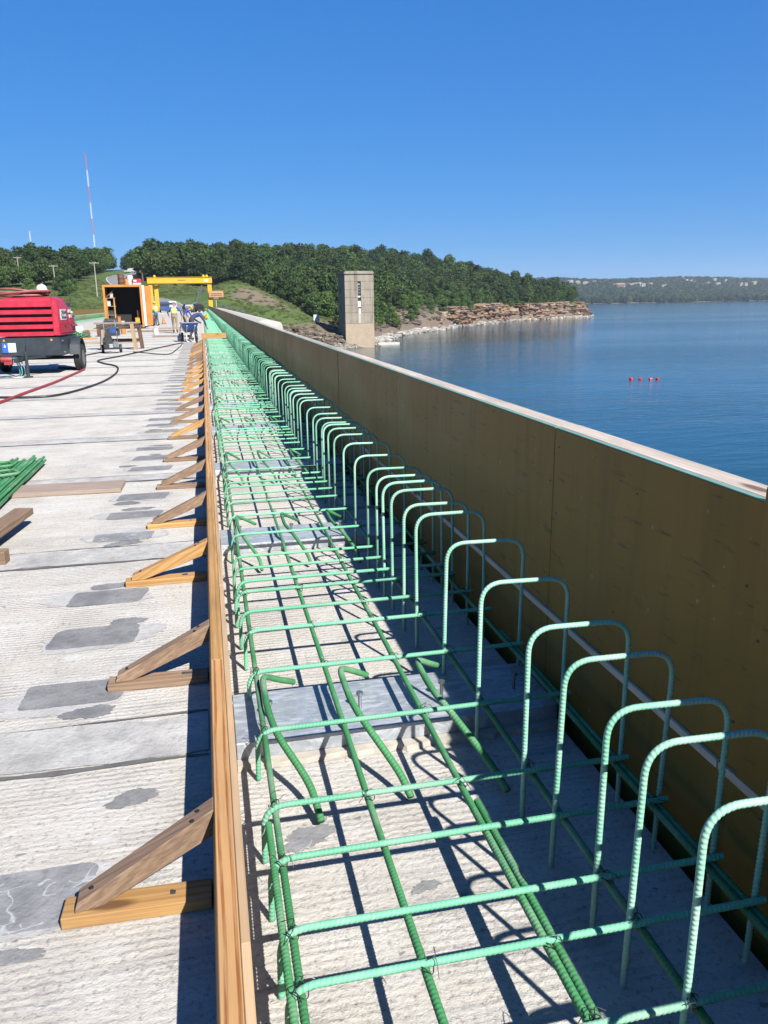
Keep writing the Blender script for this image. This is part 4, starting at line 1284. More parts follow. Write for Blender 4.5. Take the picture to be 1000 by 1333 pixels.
# ------------------------------------------------------------------ pressure washer
pw = thing('pressure_washer', 'black petrol pressure washer with two wheels in front of the workbench', 'pressure washer', (-3.22, 30.2, 0), R(10))
for x in (-0.3, 0.3):
    wheel(pw, (x, 0.02, 0.15), 0.15, 0.085)
MB().cyl((-0.3, 0.02, 0.15), (0.3, 0.02, 0.15), 0.015, 6).build('axle', 'steel', pw)
MB().box(-0.26, 0.24, -0.42, 0.12, 0.14, 0.18).build('base_plate', 'charcoal', pw, bevel=0.008)
MB().box(-0.24, 0.02, -0.38, -0.06, 0.33, 0.56).lathe([(-0.3, 0.05), (-0.28, 0.13), (-0.2, 0.13)], (0.0, -0.22, 0.4), 'x', 14).box(-0.2, 0.0, -0.34, -0.12, 0.56, 0.66).build('engine', 'black', pw, bevel=0.012)
MB().box(-0.28, -0.1, -0.4, -0.2, 0.19, 0.32).build('engine_block', 'black', pw, bevel=0.01)
MB().box(0.03, 0.22, -0.36, -0.14, 0.2, 0.4).cyl((0.1, -0.3, 0.4), (0.1, -0.3, 0.46), 0.03, 8).build('pump', 'steel', pw, bevel=0.012)
for x in (-0.2, 0.22):
    MB().tube(fillet([(x, 0.08, 0.18), (x, 0.1, 0.72), (x * .9, 0.3, 1.1)], 0.1, 5), 0.016, 7).build('handle_bar', 'steel', pw, True)
MB().cyl((-0.19, 0.3, 1.1), (0.2, 0.3, 1.1), 0.018, 8).build('handle_grip', 'black', pw)
MB().box(-0.02, 0.2, 0.0, 0.07, 0.66, 0.9).build('control_panel', 'blue', pw, bevel=0.015)
MB().lathe([(0.2, 0.03), (0.21, 0.08), (0.28, 0.08), (0.29, 0.03)], (0, 0.1, 0.84), 'x', 12).build('hose_reel', 'black', pw, True)

# ------------------------------------------------------------------ workbench
wbk = thing('workbench', 'rough timber workbench with splayed pale legs in front of the container', 'workbench', (-3.05, 32.4, 0))
lumber('bench_top', (-0.95, 0.0, 0.98), (0.72, 0.05, 0.98), 0.6, 0.05, 'grey_wood', wbk)
lumber('apron', (-0.85, -0.27, 0.86), (0.7, -0.27, 0.86), 0.04, 0.17, 'dark_rock', wbk)
for x, y, m in ((-0.62, -0.22, 'grey_wood'), (0.42, -0.32, 'pine_pale'), (0.62, 0.26, 'rust'), (-0.7, 0.26, 'grey_wood')):
    lumber('leg', (x + 0.08 * (1 if x > 0 else -1), y, 0.0), (x, y, 0.95), 0.14, 0.1, m, wbk, up=(0, 1, 0))
lumber('stretcher', (-0.7, 0.28, 0.33), (0.68, 0.28, 0.33), 0.05, 0.12, 'rust', wbk)

# ------------------------------------------------------------------ storage container with its open door
ct = thing('storage_container', 'orange framed storage container with open end and dark interior', 'container', (-5.34, 60.0, 0))
CW, CH, CLn = 1.28, 2.98, 6.0
zb = 0.18
MB().box(-CW, -CW + 0.05, 0.06, CLn, zb, CH - 0.1).box(CW - 0.05, CW, 0.06, CLn, zb, CH - 0.1).box(-CW + .051, CW - .051, CLn - 0.05, CLn - .001, zb, CH - 0.1).build('wall', 'orange', ct)
MB().box(-CW + 0.051, CW - 0.051, 0.1, CLn - .06, CH - 0.16, CH - 0.1).build('roof', 'grey_wood', ct)
MB().box(-CW + .051, CW - .051, 0.02, CLn - .06, zb, zb + 0.06).build('floor', 'grey_wood', ct)
for (x0, x1, z0, z1, m) in ((-CW - .02, -CW + 0.13, zb - .1, CH, 'orange'), (CW - 0.12, CW + .02, zb - .1, CH, 'orange'), (-CW + .131, CW - .121, CH - 0.15, CH, 'orange'), (-CW + .131, CW - .121, zb - .12, zb + .05, 'rust')):
    MB().box(x0, x1, -0.06, 0.055, z0, z1).build('door_frame', m, ct, bevel=0.01)
MB().box(-CW + .06, CW - .06, 1.9, 1.95, zb + .07, CH - .17).build('dark_backdrop', 'void', ct)  # near-black sheet across the inside, the dark depth put into its colour
dr = MB().box(CW + 0.04, CW + 0.2, -0.12, -0.07, zb, CH - 0.05).build('door_edge', 'white', ct)
for zz in (0.6, 1.1, 1.7, 2.3):
    MB().cyl((CW + 0.12, -0.13, zz), (CW + 0.12, -0.119, zz), 0.03, 8).build('bolt', 'wire', dr)
MB().box(CW + 0.2, CW + 0.62, -0.1, -0.03, zb + .05, CH - 0.1).build('door', 'orange', ct, bevel=0.012)
# shelves, boxes and tools inside
for zz in (0.95, 1.55, 2.1):
    lumber('shelf', (-CW + 0.1, 0.5, zz), (-0.55, 0.5, zz), 0.6, 0.04, 'pine_yellow', ct)
for x, y in ((-CW + 0.16, 0.22), (-0.62, 0.22)):
    lumber('shelf_post', (x, y, zb + .06), (x, y, 2.1), 0.09, 0.05, 'pine_yellow', ct, up=(0, 1, 0))
lumber('shelf_brace', (-1.1, 0.3, 2.2), (-0.6, 0.3, 2.62), 0.05, 0.03, 'grey_wood', ct)
for (x, y, z, w, d, h, m) in ((-0.95, 0.5, 0.97, 0.4, 0.3, 0.3, 'charcoal'), (-1.1, 0.5, 1.57, 0.22, 0.2, 0.35, 'white'), (-0.75, 0.5, 1.57, 0.16, 0.16, 0.26, 'rust'), (-0.85, 0.45, 2.12, 0.2, 0.2, 0.3, 'shirt_grey'), (-0.45, 0.5, 0.24, 0.2, 0.2, 0.6, 'orange'), (0.9, 0.5, 0.24, 0.3, 0.3, 0.5, 'yellow'), (1.0, 0.7, 0.74, 0.2, 0.2, 0.5, 'rust'), (0.1, 0.6, 0.24, 0.5, 0.3, 0.18, 'grey_wood'), (-0.2, 0.5, 0.24, 0.22, 0.2, 0.3, 'white')):
    b = tag(MB().box(-w / 2, w / 2, -d / 2, d / 2, 0.002, h * .86).box(-w / 2 - .01, w / 2 + .01, -d / 2 - .01, d / 2 + .01, h * .86 + .001, h).build('tool_box', m, None, bevel=0.012, loc=(-5.34 + x * .92, 60 + y, z)), 'tool box', 'tool box', 'tool boxes and bins in the container')
    b['label'] = {'charcoal': 'dark tool box on the lower shelf inside the container', 'white': 'white bin on the middle shelf inside the container' if z > 1 else 'white bin on the container floor near the middle', 'rust': 'brown can on the middle shelf inside the container' if x < 0 else 'brown box on top of the yellow one at the right of the container', 'shirt_grey': 'pale box on the top shelf inside the container', 'orange': 'tall orange box on the floor beside the container shelves', 'yellow': 'yellow tool box at the right inside the container', 'grey_wood': 'low wooden crate on the container floor'}[m]
# things piled on the container roof
rb = thing('roof_generator', 'red and grey generator box on the container roof', 'generator', (-4.35, 60.6, CH - .098))
MB().box(-0.28, 0.28, -0.3, 0.3, 0.02, 0.24).build('base', 'silver', rb, bevel=0.02)
MB().box(-0.3, 0.3, -0.32, 0.32, 0.241, 0.5).build('cover', 'red', rb, bevel=0.03)
MB().box(-0.2, 0.0, -0.325, -0.321, 0.3, 0.42).build('label_plate', 'white', rb)
for (x, h, r, m, lab) in ((-4.8, 0.72, 0.2, 'white', 'white drum on the container roof'), (-5.05, 0.5, 0.16, 'orange', 'small orange drum on the container roof'), (-5.4, 0.85, 0.22, 'rust', 'tall brown drum on the container roof'), (-4.62, .5, .14, 'white', 'small white drum beside the red box on the container roof')):
    d = MB().lathe([(0, r), (h * .3, r), (h * .32, r * 1.04), (h * .35, r), (h * .65, r), (h * .67, r * 1.04), (h * .7, r), (h * .97, r), (h, r * .9)], (0, 0, 0), 'z', 16).build('drum', m, None, True, loc=(x, 60.6, CH - .098))
    tag(d, lab, 'drum')

# ------------------------------------------------------------------ generator and bins beside the container door
gn = thing('generator', 'black frame generator on the deck right of the container door', 'generator', (-3.95, 66.2, 0))
for _y in (-.3, .3):
    MB().tube(fillet([(-.38, _y, .05), (-.38, _y, .8), (.38, _y, .8), (.38, _y, .05)], .08, 4), .025, 6).build('frame', 'black', gn, True)
MB().box(-.3, .3, -.25, .25, .12, .5).build('engine', 'charcoal', gn, bevel=.02)
MB().box(-.3, .3, -.26, .26, .52, .72).build('fuel_tank', 'red', gn, bevel=.04)
MB().lathe([(-.29, .03), (-.28, .17), (-.26, .17)], (-.05, 0, .32), 'y', 14).build('fan_cover', 'steel', gn, True)
bn = thing('plastic_bin', 'teal plastic bin on the deck behind the generator', 'bin', (-4.25, 71, 0))
MB().loft([[(-.3, -.25, 0), (.3, -.25, 0), (.3, .25, 0), (-.3, .25, 0)], [(-.36, -.3, 1.0), (.36, -.3, 1.0), (.36, .3, 1.0), (-.36, .3, 1.0)]]).build('body', 'cyan', bn, bevel=.02)
MB().box(-.39, .39, -.33, .33, 1.001, 1.07).build('lid', 'cyan', bn, bevel=.02)

def bucket(x, y, m, label):
    t = thing('bucket', label, 'bucket', (x, y, 0))
    MB().lathe([(0.002, .12), (.01, .13), (.34, .155), (.35, .165), (.36, .16), (.355, .15), (.04, .125)], (0, 0, 0), 'z', 16).build('pail', m, t, True)
    MB().tube([(.16 * math.cos(a), .03, .34 + .12 * math.sin(a)) for a in np.linspace(0, PI, 9)], .006, 5).build('bail_handle', 'steel', t)
bucket(-2.6, 47.0, 'white', 'white bucket on the deck left of the walking worker')
bucket(-4.55, 49.5, 'orange', 'orange bucket at the foot of the container')
bucket(-0.55, 43.2, 'white', 'white bucket behind the bending worker in navy')
bucket(-7.6, 50.5, 'yellow', 'yellow bucket near the downstream worker')
for (x0, x1, y, m, lab) in ((-2.6, -0.75, 43.8, 'grey_wood', 'weathered plank on the deck behind the wheelbarrow'), (-4.6, -1.9, 52.5, 'pine_grey', 'brown plank on the deck below the container door'), (-3.4, -0.9, 58.0, 'grey_wood', 'plank lying across the deck behind the walking worker'), (-9.0, -6.4, 56.0, 'pine_yellow', 'yellow plank near the downstream rebar')):
    tag(lumber('plank', (x0, y, 0.045), (x1, y + rng.uniform(-.3, .3), 0.045), 0.22, 0.08, m), lab, 'plank')
for (x, y, lab) in ((-3.3, 72.5, 'orange traffic cone beyond the generator'), (-8.6, 88.0, 'orange traffic cone near the downstream form')):
    t = thing('traffic_cone', lab, 'cone', (x, y, 0))
    MB().box(-.2, .2, -.2, .2, 0.001, .04).build('base', 'black', t)
    MB().lathe([(.041, .15), (.7, .03)], (0, 0, 0), 'z', 14).build('cone_body', 'orange', t, True)
sh = thing('shovel', 'long handled shovel leaning on the wheelbarrow', 'shovel', (-1.08, 38.0, 0))
MB().cyl((0, 0, .3), (.22, .1, 1.4), .017, 8).build('shaft', 'pine_yellow', sh)
MB().loft([[(-.1, -.01, .0), (.1, -.01, .0), (.1, .01, .0), (-.1, .01, .0)], [(-.11, .0, .2), (.11, .0, .2), (.11, .03, .2), (-.11, .03, .2)], [(-.03, .02, .33), (.03, .02, .33), (.03, .04, .33), (-.03, .04, .33)]]).build('blade', 'steel', sh)

# rubble, rebar tangle and boxes near the left worker
for (x, y, w, d, h, m, lab) in ((-7.2, 46.0, 1.2, .5, .12, 'grey_wood', 'low pallet plank near the bending worker at left'), (-5.4, 46.6, .45, .5, .62, 'rust', 'rusty box left of the workbench'), (-4.95, 47.2, .8, .6, .95, 'charcoal', 'dark machine hidden beside the container corner'), (-5.9, 44.2, .35, .4, .42, 'rust', 'small rusty crate behind the yellow plank'), (-6.55, 44.8, 1.0, .6, .62, 'white', 'white bagged load behind the rebar tangle')):
    t_ = MB()
    t_.loft([[(-w / 2, -d / 2, 0.001), (w / 2, -d / 2, 0.001), (w / 2, d / 2, 0.001), (-w / 2, d / 2, 0.001)], [(-w * .52, -d * .5, h * .5), (w * .5, -d * .53, h * .55), (w * .52, d * .5, h * .5), (-w / 2, d / 2, h * .5)], [(-w * .36, -d * .4, h), (w * .42, -d * .4, h * .93), (w * .4, d * .4, h), (-w * .4, d * .4, h * .9)]])
    tag(t_.build('site_crate', m, None, bevel=.03, loc=(x, y, 0)), lab, 'crate')
b = MB()
for i in range(26):
    r_ = random.Random(i + 40)
    p = [(-6.45 + r_.gauss(0, .42), 43.4 + r_.gauss(0, .25), abs(r_.gauss(0.1, .16)) + .02) for _ in range(4)]
    b.tube(spline(p, 4), 0.016, 5)
tag(b.build('rebar_tangle', 'green', None, True), 'tangle of green rebar offcuts on the deck right of the compressor', 'rebar')

# ------------------------------------------------------------------ blue wheelbarrow
wh = thing('wheelbarrow', 'blue two wheeled barrow standing on the deck near the edge form', 'wheelbarrow', (-0.63, 37.6, 0), R(6))
b = MB()
def rect(z, x, y0, y1):
    return [(-x, y0, z), (x, y0, z), (x, y1, z), (-x, y1, z)]
outer = [rect(.42, .2, -.3, .32), rect(.55, .27, -.42, .45), rect(.82, .36, -.55, .62)]
inner = [rect(.815, .335, -.525, .595), rect(.56, .25, -.4, .43), rect(.45, .18, -.27, .29)]
b.loft(outer + inner)
b.build('tray', 'blue', wh, bevel=.01)
MB().tube([(-.37, -.56, .825), (.37, -.56, .825), (.37, .63, .825), (-.37, .63, .825)], .014, 6, closed=True).build('rim_tube', 'blue', wh)
for x in (-.31, .31):
    wheel(wh, (x, .28, .2), .2, .1, 'white')
    MB().tube(fillet([(x * .55, -.95, .72), (x * .5, -.3, .42), (x * .5, .3, .4)], .1, 4), .018, 6).build('handle', 'white', wh, True)
    MB().tube(fillet([(x * .5, -.25, .41), (x * .55, -.32, .02), (x * .2, -.32, .02)], .05, 4), .016, 6).build('support_leg', 'white', wh, True)
MB().cyl((-.3, .28, .2), (.3, .28, .2), .014, 6).build('axle', 'steel', wh)

# ------------------------------------------------------------------ vehicles and machines at the end of the deck
def pickup(loc, rz, m, label, s=1.0):
    t = thing('parked_truck', label, 'truck', loc, rz)
    MB().loft([[(-.95, -2.7, .45), (.95, -2.7, .45), (.95, 2.7, .45), (-.95, 2.7, .45)], [(-1, -2.72, .8), (1, -2.72, .8), (1, 2.72, .8), (-1, 2.72, .8)], [(-.95, -2.68, 1.1), (.95, -2.68, 1.1), (.93, 2.65, 1.05), (-.93, 2.65, 1.05)]]).build('body', m, t, True, bevel=.04)
    MB().loft([[(-.92, -2.6, 1.101), (.92, -2.6, 1.101), (.92, 1.3, 1.101), (-.92, 1.3, 1.101)], [(-.9, -2.55, 2.1), (.9, -2.55, 2.1), (.85, .6, 1.95), (-.85, .6, 1.95)]]).build('cab', m, t, True, bevel=.06)
    MB().box(-.8, .8, -2.64, -2.60, 1.3, 1.75).build('rear_window', 'glass', t)
    MB().add([(-.8, 1.26, 1.2), (.8, 1.26, 1.2), (.75, .68, 1.88), (-.75, .68, 1.88)], [(0, 1, 2, 3)]).build('windscreen', 'glass', t)
    for x in (-.86, .86):
        MB().box(x - .06, x + .06, -2.78, -2.72, .75, 1.0).build('tail_light', 'buoy', t)
        for y in (-1.7, 1.75):
            wheel(t, (x, y, .38), .38, .24)
    return t
pickup((-7.0, 204, gz(-7, 204) + .3), R(4), 'white', 'white van parked on the road beyond the gantry')
def machine(loc, rz, m, label, name):
    t = thing(name, label, 'machine', loc, rz)
    MB().loft([[(-.8, -1.2, .4), (.8, -1.2, .4), (.8, 1.2, .4), (-.8, 1.2, .4)], [(-.85, -1.25, 1.0), (.85, -1.25, 1.0), (.85, 1.1, 1.1), (-.85, 1.1, 1.1)], [(-.7, -1.0, 1.5), (.7, -1.0, 1.5), (.6, .4, 1.6), (-.6, .4, 1.6)]]).build('body', m, t, True, bevel=.05)
    for x in (-.85, .85):
        for y in (-.8, .75):
            wheel(t, (x, y, .35), .35, .22)
    MB().tube([(-.6, .2, 1.6), (-.6, .2, 2.1), (.6, .2, 2.1), (.6, .2, 1.6)], .04, 6).build('roll_bar', 'steel', t)
    MB().bar((.3, .8, 1.2), (1.9, 1.0, 1.9), .12, .16).build('boom', 'steel', t)
    return t
machine((-2.6, 158, 0), R(15), 'charcoal', 'dark wheeled machine at the far end of the rebar strip', 'paving_machine')
machine((-0.9, 165, 0), R(-30), 'void', 'black wheeled machine with boom beside the gantry leg', 'paving_machine')
pickup((-7.4, 172, 0), R(4), 'blue', 'blue truck on the deck behind the vested workers')
for i, (x, y, lab) in enumerate(((-31.8, 408, 'white car on the upper curve of the hill road'),)):
    pickup((x, y, gz(x, y) + .5), R(60), 'white', lab)

# ------------------------------------------------------------------ red buoys
for i, (x, y, lab) in enumerate(((62.3, 110.7, 'leftmost and largest of the four red buoys on the lake'), (63.7, 110.3, 'second red buoy from the left on the lake'), (65.1, 109.8, 'third red buoy from the left on the lake'), (66.0, 109.4, 'rightmost of the four red buoys on the lake'))):
    t = thing('buoy', lab, 'buoy', (x, y, WL), rng.uniform(0, 3), 'red buoys on the lake')
    s = .3 if i == 0 else .22
    MB().lathe([(-.55 * s * 1.5, .05), (-s, s * .8), (-s * .3, s), (s * .6, s), (s * 1.2, s * .8), (s * 1.5, .06)], (0, 0, .05), 'x', 16).build('float', 'buoy', t, True)
    MB().tube([(0, .0, s * .9), (0, .05, s * 1.25), (0, -.05, s * 1.25), (0, -.02, s * .9)], .02, 5).build('eyelet', 'steel', t)

# ------------------------------------------------------------------ people
def skin_mesh(name, verts, edges, radii, root, mats, matfn, sub=1):
    me = bpy.data.meshes.new(name)
    me.from_pydata([tuple(v) for v in verts], edges, [])
    ob = bpy.data.objects.new(name, me)
    COL.objects.link(ob)
    ob.modifiers.new('skin', 'SKIN').use_smooth_shade = True
    sl = me.skin_vertices[0].data
    for i, r in enumerate(radii):
        sl[i].radius = (r, r) if isinstance(r, (int, float)) else r
        sl[i].use_root = (i == root)
    ob.modifiers.new('sub', 'SUBSURF').levels = sub
    dg = bpy.context.evaluated_depsgraph_get()
    m2 = bpy.data.meshes.new_from_object(ob.evaluated_get(dg))
    bpy.data.objects.remove(ob)
    m2.materials.clear()
    for m in mats:
        m2.materials.append(M[m])
    idx = [matfn(p.center) for p in m2.polygons]
    m2.polygons.foreach_set('material_index', idx)
    m2.polygons.foreach_set('use_smooth', [True] * len(m2.polygons))
    return m2
def person(loc, rz, J, top, trousers, helmet, vest, label, scale=1.0):
    """J: joints in local coordinates, the person faces +y"""
    V = {k: Vector(v) for k, v in J.items()}
    names, verts, rad = [], [], []
    def add(n, p, r):
        names.append(n); verts.append(Vector(p)); rad.append(r)
        return len(verts) - 1
    E_ = []
    def chain(*ns):
        for a, b in zip(ns, ns[1:]):
            E_.append((names.index(a), names.index(b)))
    add('pelvis', V['pelvis'], (.135, .105)); add('waist', V['pelvis'].lerp(V['chest'], .45), (.125, .095)); add('chest', V['chest'], (.15, .11)); add('neckbase', V['chest'].lerp(V['neck'], .7), (.085, .075)); add('neck', V['neck'], .055)
    up = (V['head'] - V['neck']).normalized()
    fw = V.get('face', Vector((0, 1, 0))).normalized()
    add('jaw', V['neck'] + up * .07 + fw * .025, (.062, .066)); add('head', V['head'], (.082, .098)); add('crown', V['head'] + up * .09, (.06, .07))
    add('nose', V['head'] + fw * .105 - up * .02, .013)
    chain('pelvis', 'waist', 'chest', 'neckbase', 'neck', 'jaw', 'head', 'crown')
    chain('head', 'nose')
    for s in ('l', 'r'):
        add('sho' + s, V['sho' + s], .068); add('elb' + s, V['elb' + s], .047); add('wri' + s, V['wri' + s], .031)
        d = (V['wri' + s] - V['elb' + s]).normalized()
        pal = V['wri' + s] + d * .07
        add('pal' + s, pal, (.036, .02))
        chain('chest', 'sho' + s, 'elb' + s, 'wri' + s, 'pal' + s)
        side = d.cross(Vector((1, 0, 0)))
        side = side.normalized() if side.length > .1 else Vector((0, 1, 0))
        cu = d.cross(side).normalized()
        for k, (o_, L) in enumerate(((-.027, .062), (-.009, .072), (.009, .068), (.026, .052))):
            a = add('fa%d%s' % (k, s), pal + side * o_ + d * .035, .0095)
            b_ = add('fb%d%s' % (k, s), pal + side * o_ * 1.1 + d * (.035 + L * .6) + cu * .012, .0085)
            E_.append((names.index('pal' + s), a)); E_.append((a, b_))
        a = add('th' + s, pal - side * .045 + d * .01 + cu * .01, .011)
        b_ = add('tt' + s, pal - side * .058 + d * .045 + cu * .02, .009)
        E_.append((names.index('pal' + s), a)); E_.append((a, b_))
        add('hip' + s, V['hip' + s], .098); add('kne' + s, V['kne' + s], .066); add('ank' + s, V['ank' + s], .048); add('toe' + s, V['toe' + s], (.045, .035))
        hl = V['ank' + s] - (V['toe' + s] - V['ank' + s]).normalized() * .05
        hl.z = V['toe' + s].z + .012
        add('hee' + s, hl, .04)
        chain('pelvis', 'hip' + s, 'kne' + s, 'ank' + s, 'toe' + s)
        chain('ank' + s, 'hee' + s)
    region = {}
    for i, n in enumerate(names):
        b = n[:3]
        region[i] = 0 if (b in ('nec', 'jaw', 'hea', 'cro', 'nos', 'pal', 'wri', 'th' + n[-1], 'tt' + n[-1]) and n != 'neckbase') or n[:2] in ('fa', 'fb') else (2 if b in ('hip', 'kne') or n == 'pelvis' else (3 if b in ('ank', 'toe', 'hee') else 1))
    def near_mat(c):
        best, bi = 9e9, 1
        for a, b in E_:
            pa, pb = verts[a], verts[b]
            ab = pb - pa
            t = max(0, min(1, (c - pa).dot(ab) / max(ab.length_squared, 1e-9)))
            q = (pa + ab * t - c).length_squared
            if q < best:
                best = q
                bi = region[a] if t < .5 else region[b]
                if {region[a], region[b]} == {0, 1} and 'wri' in names[b]:
                    bi = 0 if t > .85 else 1
                if {region[a], region[b]} == {2, 3}:
                    bi = 3 if t > .8 else 2
                if names[a] == 'pelvis' and names[b] == 'waist':
                    bi = 2 if t < .3 else 1
        return bi
    t = thing('person', label, 'person', loc, rz)
    t.scale = (scale,) * 3
    me = skin_mesh('body', verts, E_, rad, 0, ['skin', top, trousers, 'boot'], near_mat)
    place('body', me, t)
    hm = place('hard_hat', helmet_mesh(helmet), t)
    z = up; x = fw.cross(z).normalized(); yv = z.cross(x)
    mm = Matrix((x, yv, z)).transposed().to_4x4()
    mm.translation = V['head'] + up * .045
    hm.matrix_local = mm
    if vest:
        vv = [V['pelvis'].lerp(V['chest'], .12), V['pelvis'].lerp(V['chest'], .5), V['chest'], V['chest'].lerp(V['neck'], .45), V['shol'].lerp(V['chest'], .28), V['shor'].lerp(V['chest'], .28)]
        ax = (V['chest'] - V['pelvis']).normalized()
        def vm(c):
            h = (c - V['pelvis']).dot(ax) / (V['chest'] - V['pelvis']).length
            return 1 if (.34 < h < .46 or .74 < h < .84) else 0
        vme = skin_mesh('vest', vv, [(0, 1), (1, 2), (2, 3), (2, 4), (2, 5)], [(.175, .15), (.175, .145), (.2, .16), (.12, .11), (.11, .1), (.11, .1)], 0, ['hivis', 'silver'], vm, 2)
        place('vest', vme, t)
    return t
STAND = dict(pelvis=(0, 0, .96), chest=(0, .02, 1.33), neck=(0, .03, 1.52), head=(0, .05, 1.66), face=(0, 1, 0),
             shol=(-.18, 0, 1.42), elbl=(-.25, -.02, 1.15), wril=(-.24, .14, .95), shor=(.18, 0, 1.42), elbr=(.25, -.02, 1.15), wrir=(.24, .14, .95),
             hipl=(-.095, 0, .9), knel=(-.1, .04, .5), ankl=(-.1, 0, .09), toel=(-.12, .17, .04), hipr=(.095, 0, .9), kner=(.1, .04, .5), ankr=(.1, 0, .09), toer=(.12, .17, .04))
def pose(**kw):
    d = dict(STAND); d.update(kw); return d
P_A = pose(elbl=(-.27, .05, 1.17), wril=(-.12, .3, 1.08), elbr=(.27, .05, 1.17), wrir=(.1, .32, 1.05), head=(0, .08, 1.65), face=(0, 1, -.35), knel=(-.11, .08, .5), ankl=(-.12, .12, .09), toel=(-.13, .29, .04), kner=(.1, -.02, .5), ankr=(.1, -.12, .09), toer=(.11, .05, .04))
person((-3.55, 66.5, 0), R(55), P_A, 'shirt_grey', 'denim', 'helmet_y', True, 'person in yellow vest, jeans and hard hat standing beside the generator', 1.02)
P_B = pose(pelvis=(0, -.05, .97), chest=(0, .14, 1.31), neck=(0, .25, 1.47), head=(0, .36, 1.57), face=(0, 1, -.6), shol=(-.2, .12, 1.4), elbl=(-.36, .05, 1.18), wril=(-.33, .22, .98), shor=(.2, .12, 1.4), elbr=(.36, .08, 1.18), wrir=(.38, .24, .95),
           knel=(-.1, .14, .52), ankl=(-.1, .12, .09), toel=(-.12, .29, .04), kner=(.11, .0, .5), ankr=(.12, -.2, .12), toer=(.13, -.05, .04))
person((-1.62, 49.2, 0), R(-4), P_B, 'royal', 'tan', 'helmet_w', True, 'person in lime vest and blue sleeves walking away down the deck', 1.03)
P_C = pose(pelvis=(0, -.08, .93), chest=(0, .2, 1.18), neck=(0, .34, 1.28), head=(0, .46, 1.34), face=(0, .7, -.7), shol=(-.18, .2, 1.26), elbl=(-.26, .3, 1.0), wril=(-.2, .42, .8), shor=(.18, .2, 1.26), elbr=(.26, .3, 1.0), wrir=(.2, .42, .8), knel=(-.11, .1, .5), kner=(.11, .1, .5))
person((-1.15, 53.5, 0), R(-60), P_C, 'royal', 'tan', 'helmet_y', False, 'person in blue shirt and yellow hard hat leaning behind the vested walker')
P_D = pose(pelvis=(0, -.18, .93), chest=(0, .2, 1.13), neck=(0, .38, 1.1), head=(0, .5, 1.02), face=(0, .5, -.87), shol=(-.17, .22, 1.12), elbl=(-.3, .08, .92), wril=(-.32, .3, .78), shor=(.18, .26, 1.06), elbr=(.22, .4, .82), wrir=(.16, .5, .58),
           hipl=(-.095, -.15, .88), hipr=(.095, -.15, .88), knel=(-.12, -.02, .48), kner=(.12, .05, .48), ankl=(-.13, -.2, .09), toel=(-.14, -.03, .04), ankr=(.13, -.08, .09), toer=(.14, .09, .04))
person((-0.42, 39.2, 0), R(-72), P_D, 'navy', 'dark_cloth', 'helmet_y', False, 'person in navy shirt bending over the rebar beside the wheelbarrow', 1.05)
P_E = pose(pelvis=(0, -.2, .93), chest=(0, .2, 1.06), neck=(0, .38, 1.0), head=(0, .5, .93), face=(0, .45, -.9), shol=(-.17, .24, 1.04), elbl=(-.2, .36, .78), wril=(-.16, .44, .52), shor=(.17, .24, 1.04), elbr=(.2, .36, .78), wrir=(.16, .44, .52),
           hipl=(-.095, -.17, .88), hipr=(.095, -.17, .88), knel=(-.14, .02, .48), kner=(.14, .0, .48), ankl=(-.18, -.14, .09), toel=(-.2, .03, .04), ankr=(.18, -.3, .09), toer=(.2, -.13, .04))
person((-10.35, 70.0, 0), R(78), P_E, 'navy', 'denim', 'helmet_y', True, 'person in yellow vest bending over rebar at the downstream edge', 1.08)

# ------------------------------------------------------------------ trees
def crown_mesh(name, w, h, clumps, per, size, m, seed, low=0.25):
    r = np.random.default_rng(seed)
    vs, fs = [], []
    cs = []
    for i in range(clumps):
        a = r.uniform(0, 2 * PI); u = r.uniform(-1, 1)
        rad = r.uniform(.35, .85)
        c = np.array([math.cos(a) * math.sqrt(1 - u * u) * rad * w / 2, math.sin(a) * math.sqrt(1 - u * u) * rad * w / 2, h * (low + (1 - low) * (.5 + .42 * u))])
        tz = (c[2] / h - low) / (1 - low)
        c[:2] *= (1.1 - 0.55 * abs(tz - .38) * 1.3)
        cs.append((c, r.uniform(.15, .25) * w))
    for c, cr in cs:
        n = r.normal(size=(per, 3)); n /= np.linalg.norm(n, axis=1)[:, None]
        n[:, 2] = np.where(n[:, 2] < -.5, -n[:, 2], n[:, 2])
        p = c + n * cr * r.uniform(.62, 1.08, (per, 1)) * np.array([1, 1, .8])
        t = np.cross(n + r.normal(scale=.6, size=n.shape), r.normal(size=n.shape)); t /= np.linalg.norm(t, axis=1)[:, None] + 1e-9
        b = np.cross(n + r.normal(scale=.5, size=n.shape), t); b /= np.linalg.norm(b, axis=1)[:, None] + 1e-9
        s = size * r.uniform(.6, 1.3, (per, 1))
        k = len(vs)
        q = np.stack([p - t * s, p - b * s * .62, p + t * s * 1.05, p + b * s * .62], 1).reshape(-1, 3)
        vs += q.tolist()
        fs += [(k + 4 * i, k + 4 * i + 1, k + 4 * i + 2, k + 4 * i + 3) for i in range(per)]
    me = bpy.data.meshes.new(name)
    me.from_pydata(vs, [], fs)
    me.materials.append(M[m])
    return me, cs
def trunk_mesh(h, cs, seed):
    r = random.Random(seed)
    b = MB()
    b.tube([(0, 0, -.6), (.05, .04, h * .2), (-.05, .06, h * .45), (0, 0, h * .75)], [h * .032, h * .024, h * .017, h * .006], 7)
    for c, _ in r.sample(cs, min(6, len(cs))):
        z = r.uniform(.22, .5) * h
        b.tube([(0, 0, z), (c[0] * .5, c[1] * .5, (z + c[2]) / 2 + .2), tuple(c)], [h * .012, h * .008, h * .003], 5)
    return b.mesh('trunk', 'bark', True)
KINDS = []
